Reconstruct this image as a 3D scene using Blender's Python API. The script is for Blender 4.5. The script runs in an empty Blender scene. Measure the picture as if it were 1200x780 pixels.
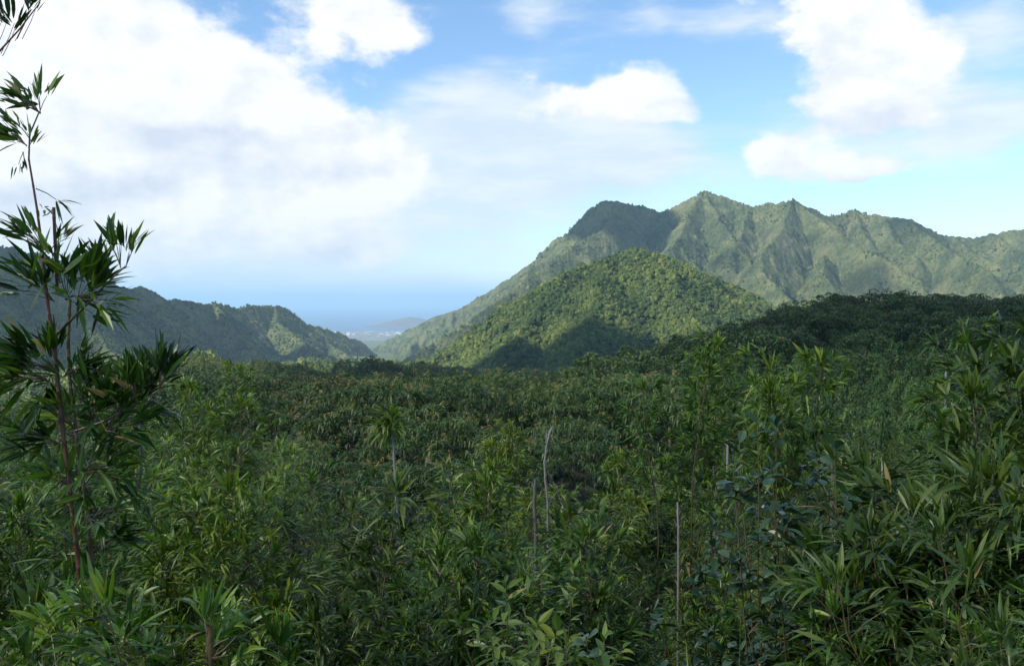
import bpy, math, random
import numpy as np
from mathutils import Vector

R = math.radians
rng = np.random.default_rng(11)
random.seed(11)
scene = bpy.context.scene
COL = scene.collection

# ------------------------------------------------------------------ camera
F = 1128.0                      # focal length in photograph pixels (1200 wide)
EYE = 300.0                     # metres above the sea
PITCH = math.atan(36.0 / F)     # looking slightly down
cam_d = bpy.data.cameras.new("camera")
cam = bpy.data.objects.new("camera", cam_d)
COL.objects.link(cam)
cam.location = (0, 0, EYE)
cam.rotation_euler = (math.pi / 2 - PITCH, 0, 0)
cam_d.sensor_fit = 'HORIZONTAL'
cam_d.sensor_width = 36.0
cam_d.lens = 36.0 * F / 1200.0
cam_d.clip_start = 0.05
cam_d.clip_end = 200000
scene.camera = cam

# ------------------------------------------------------------------ light
SUN_EL = R(40)
SUN_DIR = Vector((-0.86, -0.51, 0)).normalized() * math.cos(SUN_EL) + Vector((0, 0, math.sin(SUN_EL)))
sl = bpy.data.lights.new("sun", 'SUN')
sl.energy = 4.7
sl.angle = R(0.53)
sl.color = (1.0, 0.95, 0.87)
so = bpy.data.objects.new("sun", sl)
COL.objects.link(so)
so.rotation_euler = SUN_DIR.to_track_quat('Z', 'Y').to_euler()
so.location = (0, 0, EYE + 50)

scene.view_settings.view_transform = 'Standard'
scene.view_settings.look = 'None'
scene.view_settings.exposure = 0.60
scene.view_settings.gamma = 1.0
scene.view_settings.use_curve_mapping = False
scene.render.engine = 'CYCLES'
cy = scene.cycles
cy.use_denoising = True
cy.max_bounces = 6
cy.diffuse_bounces = 3
cy.glossy_bounces = 2
cy.transmission_bounces = 3
cy.volume_bounces = 1
cy.transparent_max_bounces = 4
cy.caustics_reflective = False
cy.caustics_refractive = False
cy.sample_clamp_indirect = 6.0


def direction(px, py):
    """unit direction in the world of a photograph pixel"""
    v = np.array([(px - 600) / F, 1.0, (390 - py) / F])
    c, s = math.cos(PITCH), math.sin(PITCH)
    v = np.array([v[0], v[1] * c + v[2] * s, -v[1] * s + v[2] * c])
    return v / np.linalg.norm(v)


def P(px, py, D):
    d = direction(px, py)
    return np.array([0, 0, EYE]) + d * (D / d[1])


# ------------------------------------------------------------------ node helper
class NT:
    def __init__(self, tree):
        self.t = tree

    def n(self, kind, **kw):
        nd = self.t.nodes.new(kind)
        for k, v in kw.items():
            setattr(nd, k, v)
        return nd

    def set(self, sock, v):
        if isinstance(v, bpy.types.NodeSocket):
            self.t.links.new(v, sock)
        else:
            sock.default_value = v

    def m(self, op, a, b=None, c=None, clamp=False):
        nd = self.n('ShaderNodeMath', operation=op)
        nd.use_clamp = clamp
        for i, v in enumerate((a, b, c)):
            if v is not None:
                self.set(nd.inputs[i], v)
        return nd.outputs[0]

    def mix(self, f, a, b, blend='MIX'):
        nd = self.n('ShaderNodeMix', data_type='RGBA', blend_type=blend)
        self.set(nd.inputs[0], f)
        self.set(nd.inputs[6], a if isinstance(a, bpy.types.NodeSocket) else (*a, 1))
        self.set(nd.inputs[7], b if isinstance(b, bpy.types.NodeSocket) else (*b, 1))
        return nd.outputs[2]

    def noise(self, vec, scale, detail=4, rough=0.55, lac=2.0):
        nd = self.n('ShaderNodeTexNoise')
        if vec is not None:
            self.set(nd.inputs['Vector'], vec)
        nd.inputs['Scale'].default_value = scale
        nd.inputs['Detail'].default_value = detail
        nd.inputs['Roughness'].default_value = rough
        nd.inputs['Lacunarity'].default_value = lac
        return nd.outputs['Fac']

    def smooth(self, v, lo, hi):
        nd = self.n('ShaderNodeMapRange', interpolation_type='SMOOTHSTEP')
        self.set(nd.inputs[0], v)
        nd.inputs[1].default_value = lo
        nd.inputs[2].default_value = hi
        return nd.outputs[0]

    def ramp(self, f, stops):
        nd = self.n('ShaderNodeValToRGB')
        self.set(nd.inputs[0], f)
        el = nd.color_ramp.elements
        while len(el) < len(stops):
            el.new(0.5)
        for e, (p, c) in zip(el, stops):
            e.position = p
            e.color = (*c, 1)
        return nd.outputs[0]

    def link(self, a, b):
        self.t.links.new(a, b)


# ------------------------------------------------------------------ world: sky and clouds
world = bpy.data.worlds.new("World")
scene.world = world
world.use_nodes = True
wt = world.node_tree
wt.nodes.clear()
W = NT(wt)
sky = W.n('ShaderNodeTexSky', sky_type='NISHITA')
sky.sun_disc = False
sky.sun_elevation = SUN_EL
sky.sun_rotation = math.atan2(SUN_DIR.x, SUN_DIR.y)
sky.altitude = 300
sky.air_density = 1.0
sky.dust_density = 0.25
sky.ozone_density = 1.6
tc = W.n('ShaderNodeTexCoord')
sep = W.n('ShaderNodeSeparateXYZ')
W.link(tc.outputs['Generated'], sep.inputs[0])
AZ = W.m('ARCTAN2', sep.outputs[0], sep.outputs[1])
EL = W.m('ARCSINE', sep.outputs[2])
comb = W.n('ShaderNodeCombineXYZ')
W.link(AZ, comb.inputs[0])
W.link(W.m('MULTIPLY', EL, 1.5), comb.inputs[1])
CV = comb.outputs[0]
# billowed edges: displace the direction by noise
wn = W.n('ShaderNodeTexNoise')
W.link(CV, wn.inputs['Vector'])
wn.inputs['Scale'].default_value = 7
wn.inputs['Detail'].default_value = 5
wn.inputs['Roughness'].default_value = 0.55
wsep = W.n('ShaderNodeSeparateColor')
W.link(wn.outputs['Color'], wsep.inputs[0])
AZw = W.m('ADD', AZ, W.m('MULTIPLY', W.m('SUBTRACT', wsep.outputs[0], 0.5), 0.13))
ELw = W.m('ADD', EL, W.m('MULTIPLY', W.m('SUBTRACT', wsep.outputs[1], 0.5), 0.08))


def blob(px, py, rx, ry, amp, az=None, el=None):
    d = direction(px, py)
    a0, e0 = math.atan2(d[0], d[1]), math.asin(d[2])
    da = W.m('MULTIPLY', W.m('SUBTRACT', az or AZw, a0), F / rx)
    de = W.m('MULTIPLY', W.m('SUBTRACT', el or ELw, e0), F / ry)
    q = W.m('ADD', W.m('MULTIPLY', da, da), W.m('MULTIPLY', de, de))
    g = W.m('POWER', 2.71828, W.m('MULTIPLY', q, -1.0))
    return W.m('MULTIPLY', g, amp)


def field(lst):
    s = None
    for b in lst:
        g = blob(*b)
        s = g if s is None else W.m('ADD', s, g)
    return s


cum = field([(30, 80, 150, 130, 1.0), (180, 100, 110, 85, .9), (290, 135, 100, 68, .8), (390, 178, 90, 52, .8), (455, 200, 45, 34, .5),
             (90, 15, 75, 60, .6), (120, 230, 220, 70, .8), (330, 240, 140, 50, .65), (415, 296, 62, 18, .6), (-170, 100, 150, 200, 1.0),
             (425, 8, 75, 42, .8), (470, 40, 40, 22, .4),
             (655, 118, 55, 34, .65), (735, 108, 62, 40, .85), (792, 122, 42, 24, .45),
             (990, 10, 62, 55, .9), (1040, 75, 55, 50, .65), (960, 100, 52, 55, .45), (1098, 75, 34, 36, .55), (1045, 140, 58, 34, .6),
             (915, 180, 42, 26, .8), (1015, 202, 60, 16, .65)])
wis = field([(480, 220, 230, 70, .75), (600, 190, 170, 60, .55), (650, 155, 160, 40, .5), (1165, 150, 90, 30, .6), (1170, 25, 70, 40, .6),
             (760, 12, 70, 18, .45), (625, 15, 50, 26, .5), (885, 15, 60, 24, .5), (1060, 130, 130, 60, .5), (250, 300, 260, 45, .9),
             (560, 120, 90, 40, .35), (400, 333, 90, 9, .5), (500, 330, 80, 9, .35), (60, 330, 220, 40, .8), (700, 190, 120, 26, .45), (960, 205, 110, 22, .3)])
n1 = W.noise(CV, 7, 8, 0.58)
n2 = W.noise(CV, 22, 6, 0.55)
nn = W.m('ADD', W.m('MULTIPLY', W.m('SUBTRACT', n1, 0.5), 1.25), W.m('ADD', W.m('MULTIPLY', W.m('SUBTRACT', n2, 0.5), 0.62), W.m('MULTIPLY', W.m('SUBTRACT', W.noise(CV, 70, 4, 0.6), 0.5), 0.25)))
# elsewhere round the sky: scattered fair-weather cumulus above the haze
away = W.smooth(W.m('ABSOLUTE', AZ), 0.62, 0.85)
gen = W.m('MULTIPLY', W.smooth(W.noise(CV, 2.3, 5, 0.5), 0.44, 0.68), away)
above = W.smooth(EL, 0.36, 0.6)
gen2 = W.m('MULTIPLY', W.smooth(W.noise(CV, 1.9, 5, 0.5), 0.46, 0.7), above)
cum2 = W.m('ADD', cum, W.m('MULTIPLY', W.m('MAXIMUM', gen, gen2), 0.9))
dens = W.m('ADD', W.m('MINIMUM', cum2, 0.92), nn)
cmask = W.smooth(dens, 0.27, 0.66)
stre = W.n('ShaderNodeCombineXYZ')
W.link(AZ, stre.inputs[0])
W.link(W.m('MULTIPLY', EL, 4.0), stre.inputs[1])
n3 = W.noise(stre.outputs[0], 8, 6, 0.6)
wmask = W.m('MULTIPLY', W.smooth(W.m('ADD', wis, W.m('MULTIPLY', W.m('SUBTRACT', n3, 0.5), 1.1)), 0.05, 0.85), 0.85)
# the sunlit tops and the greyer undersides
grey = field([(245, 168, 85, 22, .95), (20, 222, 120, 22, .85), (200, 296, 230, 26, .75), (330, 210, 100, 16, .5), (730, 145, 60, 12, .5),
              (1030, 150, 80, 26, .5), (960, 110, 50, 40, .45), (1015, 218, 60, 10, .4), (90, 130, 120, 40, .25), (1130, 160, 60, 16, .5), (480, 270, 100, 14, .4)])
gsh = W.m('ADD', W.m('MULTIPLY', grey, W.m('ADD', 0.45, n1)), W.m('MULTIPLY', W.m('SUBTRACT', 0.56, n2), 0.5), clamp=True)
off = W.n('ShaderNodeVectorMath', operation='ADD')
W.link(CV, off.inputs[0])
off.inputs[1].default_value = (-0.016, 0.030, 0)
n1o = W.noise(off.outputs[0], 7, 8, 0.58)
n2o = W.noise(off.outputs[0], 22, 6, 0.55)
relief = W.m('ADD', W.m('MULTIPLY', W.m('SUBTRACT', n1o, n1), 2.6), W.m('MULTIPLY', W.m('SUBTRACT', n2o, n2), 1.0))
gsh = W.m('ADD', gsh, W.m('ADD', relief, 0.0), clamp=True)
ccol = W.mix(gsh, (0.735, 0.74, 0.745), (0.50, 0.55, 0.63))
wcol = W.mix(W.smooth(n3, 0.35, 0.7), (0.53, 0.60, 0.69), (0.65, 0.69, 0.72))
skyc = W.mix(1.0, sky.outputs[0], (0.122, 0.124, 0.124), 'MULTIPLY')
skyc = W.mix(1.0, skyc, (0.92, 1.04, 1.13), 'MULTIPLY')
c1 = W.mix(wmask, skyc, wcol)
c2 = W.mix(W.m('MULTIPLY', cmask, 0.96), c1, ccol)
bg = W.n('ShaderNodeBackground')
W.link(c2, bg.inputs[0])
bg.inputs[1].default_value = 1.0
wo = W.n('ShaderNodeOutputWorld')
W.link(bg.outputs[0], wo.inputs[0])


# ------------------------------------------------------------------ object helpers
def tag(o, label=None, cat=None, group=None, kind=None):
    if label: o['label'] = label
    if cat: o['category'] = cat
    if group: o['group'] = group
    if kind: o['kind'] = kind
    return o


def empty(name, loc, rz=0.0, scale=1.0):
    o = bpy.data.objects.new(name, None)
    COL.objects.link(o)
    o.empty_display_size = 0.2
    o.location = loc
    o.rotation_euler = (0, 0, rz)
    o.scale = (scale,) * 3 if not hasattr(scale, '__len__') else scale
    return o


def link(name, mesh, parent=None):
    o = bpy.data.objects.new(name, mesh)
    COL.objects.link(o)
    if parent is not None:
        o.parent = parent
    return o


def copy_tree(root):
    c = root.copy()
    COL.objects.link(c)
    for ch in root.children:
        d = ch.copy()
        COL.objects.link(d)
        d.parent = c
        for g in ch.children:
            e = g.copy()
            COL.objects.link(e)
            e.parent = d
    return c


def quad_mesh(name, V, Q, mat, attr=None, smooth=False, mats=None, mi=None):
    me = bpy.data.meshes.new(name)
    V = np.asarray(V, dtype=np.float32)
    Q = np.asarray(Q, dtype=np.int32)
    me.vertices.add(len(V))
    me.vertices.foreach_set('co', V.ravel())
    me.loops.add(Q.size)
    me.loops.foreach_set('vertex_index', Q.ravel())
    me.polygons.add(len(Q))
    me.polygons.foreach_set('loop_start', np.arange(0, Q.size, 4, dtype=np.int32))
    me.polygons.foreach_set('loop_total', np.full(len(Q), 4, dtype=np.int32))
    me.polygons.foreach_set('use_smooth', np.full(len(Q), smooth))
    if attr is not None:
        a = me.attributes.new('leaf', 'FLOAT_COLOR', 'POINT')
        A = np.ones((len(V), 4), dtype=np.float32)
        A[:, :3] = attr
        a.data.foreach_set('color', A.ravel())
    me.update(calc_edges=True)
    me.materials.append(mat)
    if mats:
        me.materials.append(mats)
        me.polygons.foreach_set('material_index', np.asarray(mi, np.int32))
    return me


class Acc:
    """collects quads of one mesh"""
    def __init__(self):
        self.V, self.Q, self.A, self.n = [], [], [], 0

    def add(self, V, Q, A=None):
        V = np.asarray(V, float)
        self.V.append(V)
        self.Q.append(np.asarray(Q, int) + self.n)
        self.A.append(np.zeros((len(V), 3)) if A is None else A)
        self.n += len(V)

    def mesh(self, name, mat, smooth=False):
        return quad_mesh(name, np.concatenate(self.V), np.concatenate(self.Q), mat, np.concatenate(self.A), smooth)

    def mesh2(self, name, mat, other, mat2):
        k = sum(len(q) for q in self.Q)
        self.add(np.concatenate(other.V), np.concatenate(other.Q), np.concatenate(other.A))
        Q = np.concatenate(self.Q)
        return quad_mesh(name, np.concatenate(self.V), Q, mat, np.concatenate(self.A), False, mat2, (np.arange(len(Q)) >= k) * 1)

    def tube(self, pts, radii, sides=6, nodes=0):
        pts = np.asarray(pts, float)
        radii = np.broadcast_to(np.asarray(radii, float), (len(pts),))
        t = np.gradient(pts, axis=0)
        t /= np.linalg.norm(t, axis=1, keepdims=True) + 1e-9
        ref = np.array([0.31, 0.95, 0.07])
        a = np.cross(t, ref)
        a /= np.linalg.norm(a, axis=1, keepdims=True) + 1e-9
        b = np.cross(t, a)
        ang = np.linspace(0, 2 * math.pi, sides, endpoint=False)
        ring = (a[:, None] * np.cos(ang)[None, :, None] + b[:, None] * np.sin(ang)[None, :, None]) * radii[:, None, None]
        V = (pts[:, None] + ring).reshape(-1, 3)
        k = len(pts)
        Q = [(i * sides + j, i * sides + (j + 1) % sides, (i + 1) * sides + (j + 1) % sides, (i + 1) * sides + j)
             for i in range(k - 1) for j in range(sides)]
        s = np.linspace(0, 1, k).repeat(sides)
        A = np.stack([s, s, np.zeros_like(s)], 1)
        self.add(V, Q, A)

    ST_HI = (np.array([0, .12, .32, .55, .78, 1.0]), np.array([.12, .62, 1.0, .85, .48, .03]))
    ST_LO = (np.array([0, .4, 1.0]), np.array([.25, 1.0, .05]))
    ST_OV = (np.array([0, .18, .45, .7, .9, 1.0]), np.array([.08, .45, .95, 1.0, .6, .12]))

    def blades(self, base, d, L, Wd, droop, tone, dry, prof='hi', roll=None, fold=0.25):
        """many leaf blades at once: base, direction (N,3), length, width, droop, tone and dryness (N)"""
        base = np.asarray(base, float)
        N = len(base)
        d = d / (np.linalg.norm(d, axis=1, keepdims=True) + 1e-9)
        up = np.tile(np.array([0, 0, 1.0]), (N, 1)) + rng.normal(0, .45, (N, 3))
        side = np.cross(d, up)
        side /= np.linalg.norm(side, axis=1, keepdims=True) + 1e-9
        nrm = np.cross(side, d)
        st, wp = {'hi': self.ST_HI, 'lo': self.ST_LO, 'ov': self.ST_OV}[prof]
        K = len(st)
        L = np.broadcast_to(np.asarray(L, float), (N,))
        Wd = np.broadcast_to(np.asarray(Wd, float), (N,))
        droop = np.broadcast_to(np.asarray(droop, float), (N,))
        c = base[:, None] + d[:, None] * (L[:, None] * (st - .28 * droop[:, None] * st ** 2))[..., None]
        c = c - np.array([0, 0, 1.0]) * (L[:, None] * droop[:, None] * st ** 2)[..., None]
        hw = (Wd[:, None] * .5 * wp)[..., None]
        tone = np.broadcast_to(np.asarray(tone, float), (N,))
        dry = np.broadcast_to(np.asarray(dry, float), (N,))
        if prof == 'lo':
            V = np.stack([c - side[:, None] * hw, c + side[:, None] * hw], 2)
            M = 2
        else:
            e = nrm[:, None] * hw * fold
            V = np.stack([c - side[:, None] * hw + e, c, c + side[:, None] * hw + e], 2)
            M = 3
        V = V.reshape(-1, 3)
        i0 = (np.arange(N) * K * M)[:, None, None]
        kk = np.arange(K - 1)[None, :, None] * M
        mm = np.arange(M - 1)[None, None, :]
        q = i0 + kk + mm
        Q = np.stack([q, q + 1, q + 1 + M, q + M], -1).reshape(-1, 4)
        A = np.empty((N, K, M, 3))
        A[..., 0] = tone[:, None, None]
        A[..., 1] = st[None, :, None]
        A[..., 2] = dry[:, None, None]
        self.add(V, Q, A.reshape(-1, 3))


# ------------------------------------------------------------------ materials
def new_mat(name):
    m = bpy.data.materials.new(name)
    m.use_nodes = True
    m.node_tree.nodes.clear()
    T = NT(m.node_tree)
    out = T.n('ShaderNodeOutputMaterial')
    return m, T, out


def leaf_mat(name, stops, rough=.40, transl=.26, drycol=(.27, .20, .085), spec=.42, tipdry=.5, var=.42):
    """tone picks the green, which most plants raise towards tops and outer leaves; dry leaves and dry tips are straw coloured"""
    m, T, out = new_mat(name)
    at = T.n('ShaderNodeAttribute', attribute_name='leaf')
    s = T.n('ShaderNodeSeparateColor')
    T.link(at.outputs['Color'], s.inputs[0])
    oi = T.n('ShaderNodeObjectInfo')
    tone = T.m('ADD', s.outputs[0], T.m('MULTIPLY', T.m('SUBTRACT', oi.outputs['Random'], .5), var), clamp=True)
    col = T.ramp(tone, stops)
    tip = T.m('MULTIPLY', T.smooth(s.outputs[1], .82, .97), tipdry)
    tip = T.m('MULTIPLY', tip, T.smooth(T.m('FRACT', T.m('MULTIPLY', s.outputs[0], 37.0)), .55, .75))
    dr = T.m('MAXIMUM', tip, T.smooth(s.outputs[2], .90, .96))
    col = T.mix(dr, col, drycol)
    b = T.n('ShaderNodeBsdfPrincipled')
    T.link(col, b.inputs['Base Color'])
    b.inputs['Roughness'].default_value = rough
    b.inputs['Specular IOR Level'].default_value = spec
    tr = T.n('ShaderNodeBsdfTranslucent')
    T.link(T.mix(1.0, col, (1.25, 1.35, .6), 'MULTIPLY'), tr.inputs[0])
    mx = T.n('ShaderNodeMixShader')
    mx.inputs[0].default_value = transl
    T.link(b.outputs[0], mx.inputs[1])
    T.link(tr.outputs[0], mx.inputs[2])
    T.link(mx.outputs[0], out.inputs[0])
    return m


M_bamboo = leaf_mat("bamboo_leaf", [(0, (.005, .018, .003)), (.42, (.024, .072, .007)), (.8, (.085, .178, .014)), (1, (.20, .275, .025))])
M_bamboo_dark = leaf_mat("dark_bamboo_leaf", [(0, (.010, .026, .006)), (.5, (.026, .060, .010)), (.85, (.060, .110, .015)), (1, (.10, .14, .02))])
M_bright = leaf_mat("bright_bamboo_leaf", [(0, (.012, .038, .006)), (.45, (.044, .105, .013)), (.8, (.12, .20, .022)), (1, (.23, .28, .035))])
M_broad = leaf_mat("broad_leaf", [(0, (.012, .036, .013)), (.6, (.030, .072, .030)), (1, (.065, .115, .055))], rough=.36, transl=.12, spec=.42)
M_lime = leaf_mat("young_leaf", [(0, (.06, .12, .02)), (.6, (.13, .20, .03)), (1, (.24, .27, .05))], transl=.35)
M_mop = leaf_mat("drooping_leaf", [(0, (.018, .044, .009)), (.5, (.048, .096, .018)), (.9, (.095, .155, .028)), (1, (.12, .17, .035))], rough=.5, drycol=(.27, .23, .07))
M_plume = leaf_mat("plume_leaf", [(0, (.016, .046, .010)), (.5, (.056, .125, .025)), (1, (.17, .26, .045))], rough=.5)
M_round = leaf_mat("round_tree_leaf", [(0, (.018, .044, .010)), (.5, (.060, .108, .022)), (1, (.165, .215, .045))], rough=.55, drycol=(.13, .075, .035))
M_far = leaf_mat("far_tree_leaf", [(0, (.028, .052, .014)), (.5, (.072, .110, .026)), (.85, (.135, .170, .036)), (1, (.20, .21, .05))], rough=.7, transl=.1, spec=.2, var=.45, drycol=(.15, .10, .06))


def stem_mat(name, lo, hi, scale=30, rough=.45):
    m, T, out = new_mat(name)
    at = T.n('ShaderNodeAttribute', attribute_name='leaf')
    s = T.n('ShaderNodeSeparateColor')
    T.link(at.outputs['Color'], s.inputs[0])
    g = T.n('ShaderNodeNewGeometry')
    nz = T.noise(g.outputs['Position'], scale, 4, .6)
    f = T.m('ADD', T.m('MULTIPLY', s.outputs[0], .75), T.m('MULTIPLY', T.m('SUBTRACT', nz, .4), .7), clamp=True)
    col = T.mix(f, lo, hi)
    b = T.n('ShaderNodeBsdfPrincipled')
    T.link(col, b.inputs['Base Color'])
    b.inputs['Roughness'].default_value = rough
    bp = T.n('ShaderNodeBump')
    bp.inputs['Strength'].default_value = .4
    bp.inputs['Distance'].default_value = .01
    T.link(nz, bp.inputs['Height'])
    T.link(bp.outputs[0], b.inputs['Normal'])
    T.link(b.outputs[0], out.inputs[0])
    return m


M_redculm = stem_mat("red_culm", (.15, .034, .010), (.06, .034, .024))
M_culm = stem_mat("brown_culm", (.06, .032, .018), (.10, .085, .03))
M_pale = stem_mat("pale_dead_wood", (.15, .14, .125), (.27, .26, .25), rough=.8)
M_bark = stem_mat("tree_bark", (.10, .075, .055), (.20, .17, .14), scale=6, rough=.85)
M_greystem = stem_mat("grey_stem", (.09, .085, .065), (.10, .10, .075), rough=.7)


# ------------------------------------------------------------------ numpy noise
def hash2(ix, iy, seed):
    h = (ix.astype(np.int64) * 374761393 + iy.astype(np.int64) * 668265263 + seed * 982451653) & 0xffffffff
    h = ((h ^ (h >> 13)) * 1274126177) & 0xffffffff
    return ((h ^ (h >> 16)) & 0xffffff) / float(0xffffff)


def vnoise(x, y, seed=0):
    ix, iy = np.floor(x), np.floor(y)
    fx, fy = x - ix, y - iy
    fx = fx * fx * fx * (fx * (fx * 6 - 15) + 10)
    fy = fy * fy * fy * (fy * (fy * 6 - 15) + 10)
    a, b = hash2(ix, iy, seed), hash2(ix + 1, iy, seed)
    c, d = hash2(ix, iy + 1, seed), hash2(ix + 1, iy + 1, seed)
    return (a * (1 - fx) + b * fx) * (1 - fy) + (c * (1 - fx) + d * fx) * fy


def fbm(x, y, seed=0, octv=4, gain=.5):
    s, a, t = 0, 1.0, 0
    for o in range(octv):
        s = s + a * vnoise(x * 2 ** o + 13.7 * o, y * 2 ** o - 7.1 * o, seed + o)
        t += a
        a *= gain
    return s / t


def crowns(x, y, cell, seed):
    """rounded tree-crown relief, 0..1, one crown per jittered cell"""
    gx, gy = np.floor(x / cell), np.floor(y / cell)
    best = np.zeros_like(x)
    for i in (-1, 0, 1):
        for j in (-1, 0, 1):
            cx, cy_ = gx + i, gy + j
            px = (cx + .15 + .7 * hash2(cx, cy_, seed)) * cell
            py = (cy_ + .15 + .7 * hash2(cx, cy_, seed + 1)) * cell
            r = cell * (.5 + .35 * hash2(cx, cy_, seed + 2))
            d2 = ((x - px) ** 2 + (y - py) ** 2) / r ** 2
            best = np.maximum(best, np.sqrt(np.clip(1 - d2, 0, 1)) * (.55 + .45 * hash2(cx, cy_, seed + 3)))
    return best


# ------------------------------------------------------------------ land form
TOPS = [  # (distance, [(photo x, photo y of the plant tops) ...])
    (3.4, [(0, 775), (300, 782), (600, 785), (850, 765), (1000, 715), (1200, 620)]),
    (6, [(0, 700), (300, 705), (600, 700), (850, 695), (1000, 640), (1200, 520)]),
    (10, [(0, 618), (300, 632), (600, 645), (850, 640), (1000, 590), (1200, 500)]),
    (18, [(0, 562), (300, 585), (450, 600), (600, 612), (740, 612), (850, 595), (1000, 558), (1200, 480)]),
    (32, [(0, 525), (300, 548), (450, 585), (600, 598), (740, 595), (850, 570), (1000, 540), (1200, 468)]),
    (55, [(0, 503), (300, 518), (450, 560), (600, 580), (740, 572), (850, 548), (1000, 522), (1200, 460)]),
    (88, [(0, 490), (250, 488), (340, 484), (420, 462), (500, 448), (540, 441), (640, 441), (740, 452), (850, 485), (1000, 500), (1200, 462)]),
    (140, [(0, 482), (250, 474), (450, 462), (640, 448), (740, 440), (850, 448), (1000, 455), (1200, 432)]),
    (200, [(0, 487), (100, 478), (250, 456), (330, 450), (400, 452), (450, 455), (600, 450), (740, 434), (850, 412), (1000, 398), (1200, 390)]),
    (270, [(0, 492), (120, 478), (250, 459), (400, 457), (600, 458), (740, 445), (830, 408), (880, 378), (930, 360), (980, 346), (1100, 344), (1200, 350), (1400, 335)]),
    (400, [(0, 490), (60, 482), (200, 466), (300, 462), (450, 458), (600, 455), (800, 440), (1000, 385), (1200, 385)]),
    (600, [(0, 466), (60, 461), (120, 446), (170, 432), (215, 416), (240, 411), (262, 417), (276, 428), (310, 422), (345, 429), (380, 435), (420, 432), (450, 432), (540, 440), (700, 445), (900, 440), (1200, 430)]),
]
LOGD = np.array([math.log(D) for D, _ in TOPS])


def top_z(x, y):
    """height of the tops of the near vegetation"""
    x, y = np.asarray(x, float), np.maximum(np.asarray(y, float), .5)
    px = 600 + F * x / y
    v = np.clip(np.log(y), LOGD[0], LOGD[-1])
    rows = np.stack([np.interp(px, [a for a, _ in l], [(P(600, b, 1.0)[2] - EYE) for _, b in l]) for _, l in TOPS])
    j = np.clip(np.searchsorted(LOGD, v) - 1, 0, len(TOPS) - 2)
    t = (v - LOGD[j]) / (LOGD[j + 1] - LOGD[j])
    t = t * t * (3 - 2 * t) * .5 + t * .5
    r0 = np.take_along_axis(rows, j[None], 0)[0]
    r1 = np.take_along_axis(rows, j[None] + 1, 0)[0]
    return EYE + (r0 * (1 - t) + r1 * t) * np.exp(v)


HGT = [(0, 1.5), (3.4, 1.7), (6, 2.3), (10, 2.8), (18, 3.2), (32, 4.0), (55, 5.5), (90, 8.0), (140, 8.0), (270, 9.0), (600, 9.0), (3000, 9)]
FLO = [(0, -30), (600, -62), (900, -75), (1500, -108), (2500, -165), (5000, -262), (7500, -288), (9300, -297), (10200, -300.5), (12000, -304)]


def floor_z(D):
    return EYE + np.interp(D, [a for a, _ in FLO], [b for _, b in FLO])


def ground_z(x, y):
    x, y = np.asarray(x, float), np.asarray(y, float)
    D = np.hypot(x, y)
    h = np.interp(y, [a for a, _ in HGT], [b for _, b in HGT])
    near = top_z(x, y) - h
    near = near + (fbm(x * .09, y * .09, 5) - .5) * np.clip(D * .03, .1, 3)
    base = EYE - 1.65
    k = np.clip((y - .8) / 2.4, 0, 1)
    k = k * k * (3 - 2 * k)
    near = base * (1 - k) + near * k
    far = floor_z(D) + (fbm(x * .004, y * .004, 9, 5) - .5) * np.clip((D - 600) * .05, 0, 40) * np.clip((9500 - D) / 3500, 0, 1)
    f = np.clip((D - 620) / 260, 0, 1)
    f = f * f * (3 - 2 * f)
    return near * (1 - f) + far * f


def polar_mesh(name, azs, rs, zf, mat, smooth=True, attr=None):
    A, Rr = np.meshgrid(azs, rs)
    X, Y = np.sin(A) * Rr, np.cos(A) * Rr
    Z = zf(X, Y)
    n, m = X.shape
    idx = np.arange(n * m).reshape(n, m)
    Q = np.stack([idx[:-1, :-1], idx[:-1, 1:], idx[1:, 1:], idx[1:, :-1]], -1).reshape(-1, 4)
    V = np.stack([X, Y, Z], -1).reshape(-1, 3)
    return quad_mesh(name, V, Q, mat, None, smooth)


def ground_mat():
    m, T, out = new_mat("ground_soil")
    g = T.n('ShaderNodeNewGeometry')
    p = g.outputs['Position']
    sp = T.n('ShaderNodeSeparateXYZ')
    T.link(p, sp.inputs[0])
    nz = T.noise(p, .02, 6, .6)
    n2_ = T.noise(p, 1.5, 5, .6)
    soil = T.mix(n2_, (.018, .016, .009), (.035, .045, .016))
    veg = T.ramp(nz, [(.3, (.035, .06, .02)), (.5, (.075, .10, .03)), (.62, (.12, .15, .04)), (.75, (.10, .10, .05))])
    near = T.mix(T.smooth(sp.outputs[1], 250, 500), soil, veg)
    n4 = T.noise(p, .006, 7, .75)
    town = T.ramp(n4, [(.40, (.07, .085, .06)), (.50, (.16, .16, .14)), (.60, (.26, .25, .23)), (.72, (.12, .13, .09))])
    col = T.mix(T.smooth(sp.outputs[1], 5500, 8000), near, town)
    b = T.n('ShaderNodeBsdfPrincipled')
    T.link(col, b.inputs['Base Color'])
    b.inputs['Roughness'].default_value = .9
    T.link(b.outputs[0], out.inputs[0])
    return m


gazs = np.radians(np.concatenate([np.linspace(-150, -45, 60, endpoint=False), np.linspace(-45, 45, 420), np.linspace(45, 150, 61)[1:]]))
grs = np.concatenate([[.05], np.geomspace(.4, 12500, 620)])
tag(link('ground', polar_mesh('ground', gazs, grs, ground_z, ground_mat())), 'forest floor and coastal plain', kind='structure')


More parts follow.
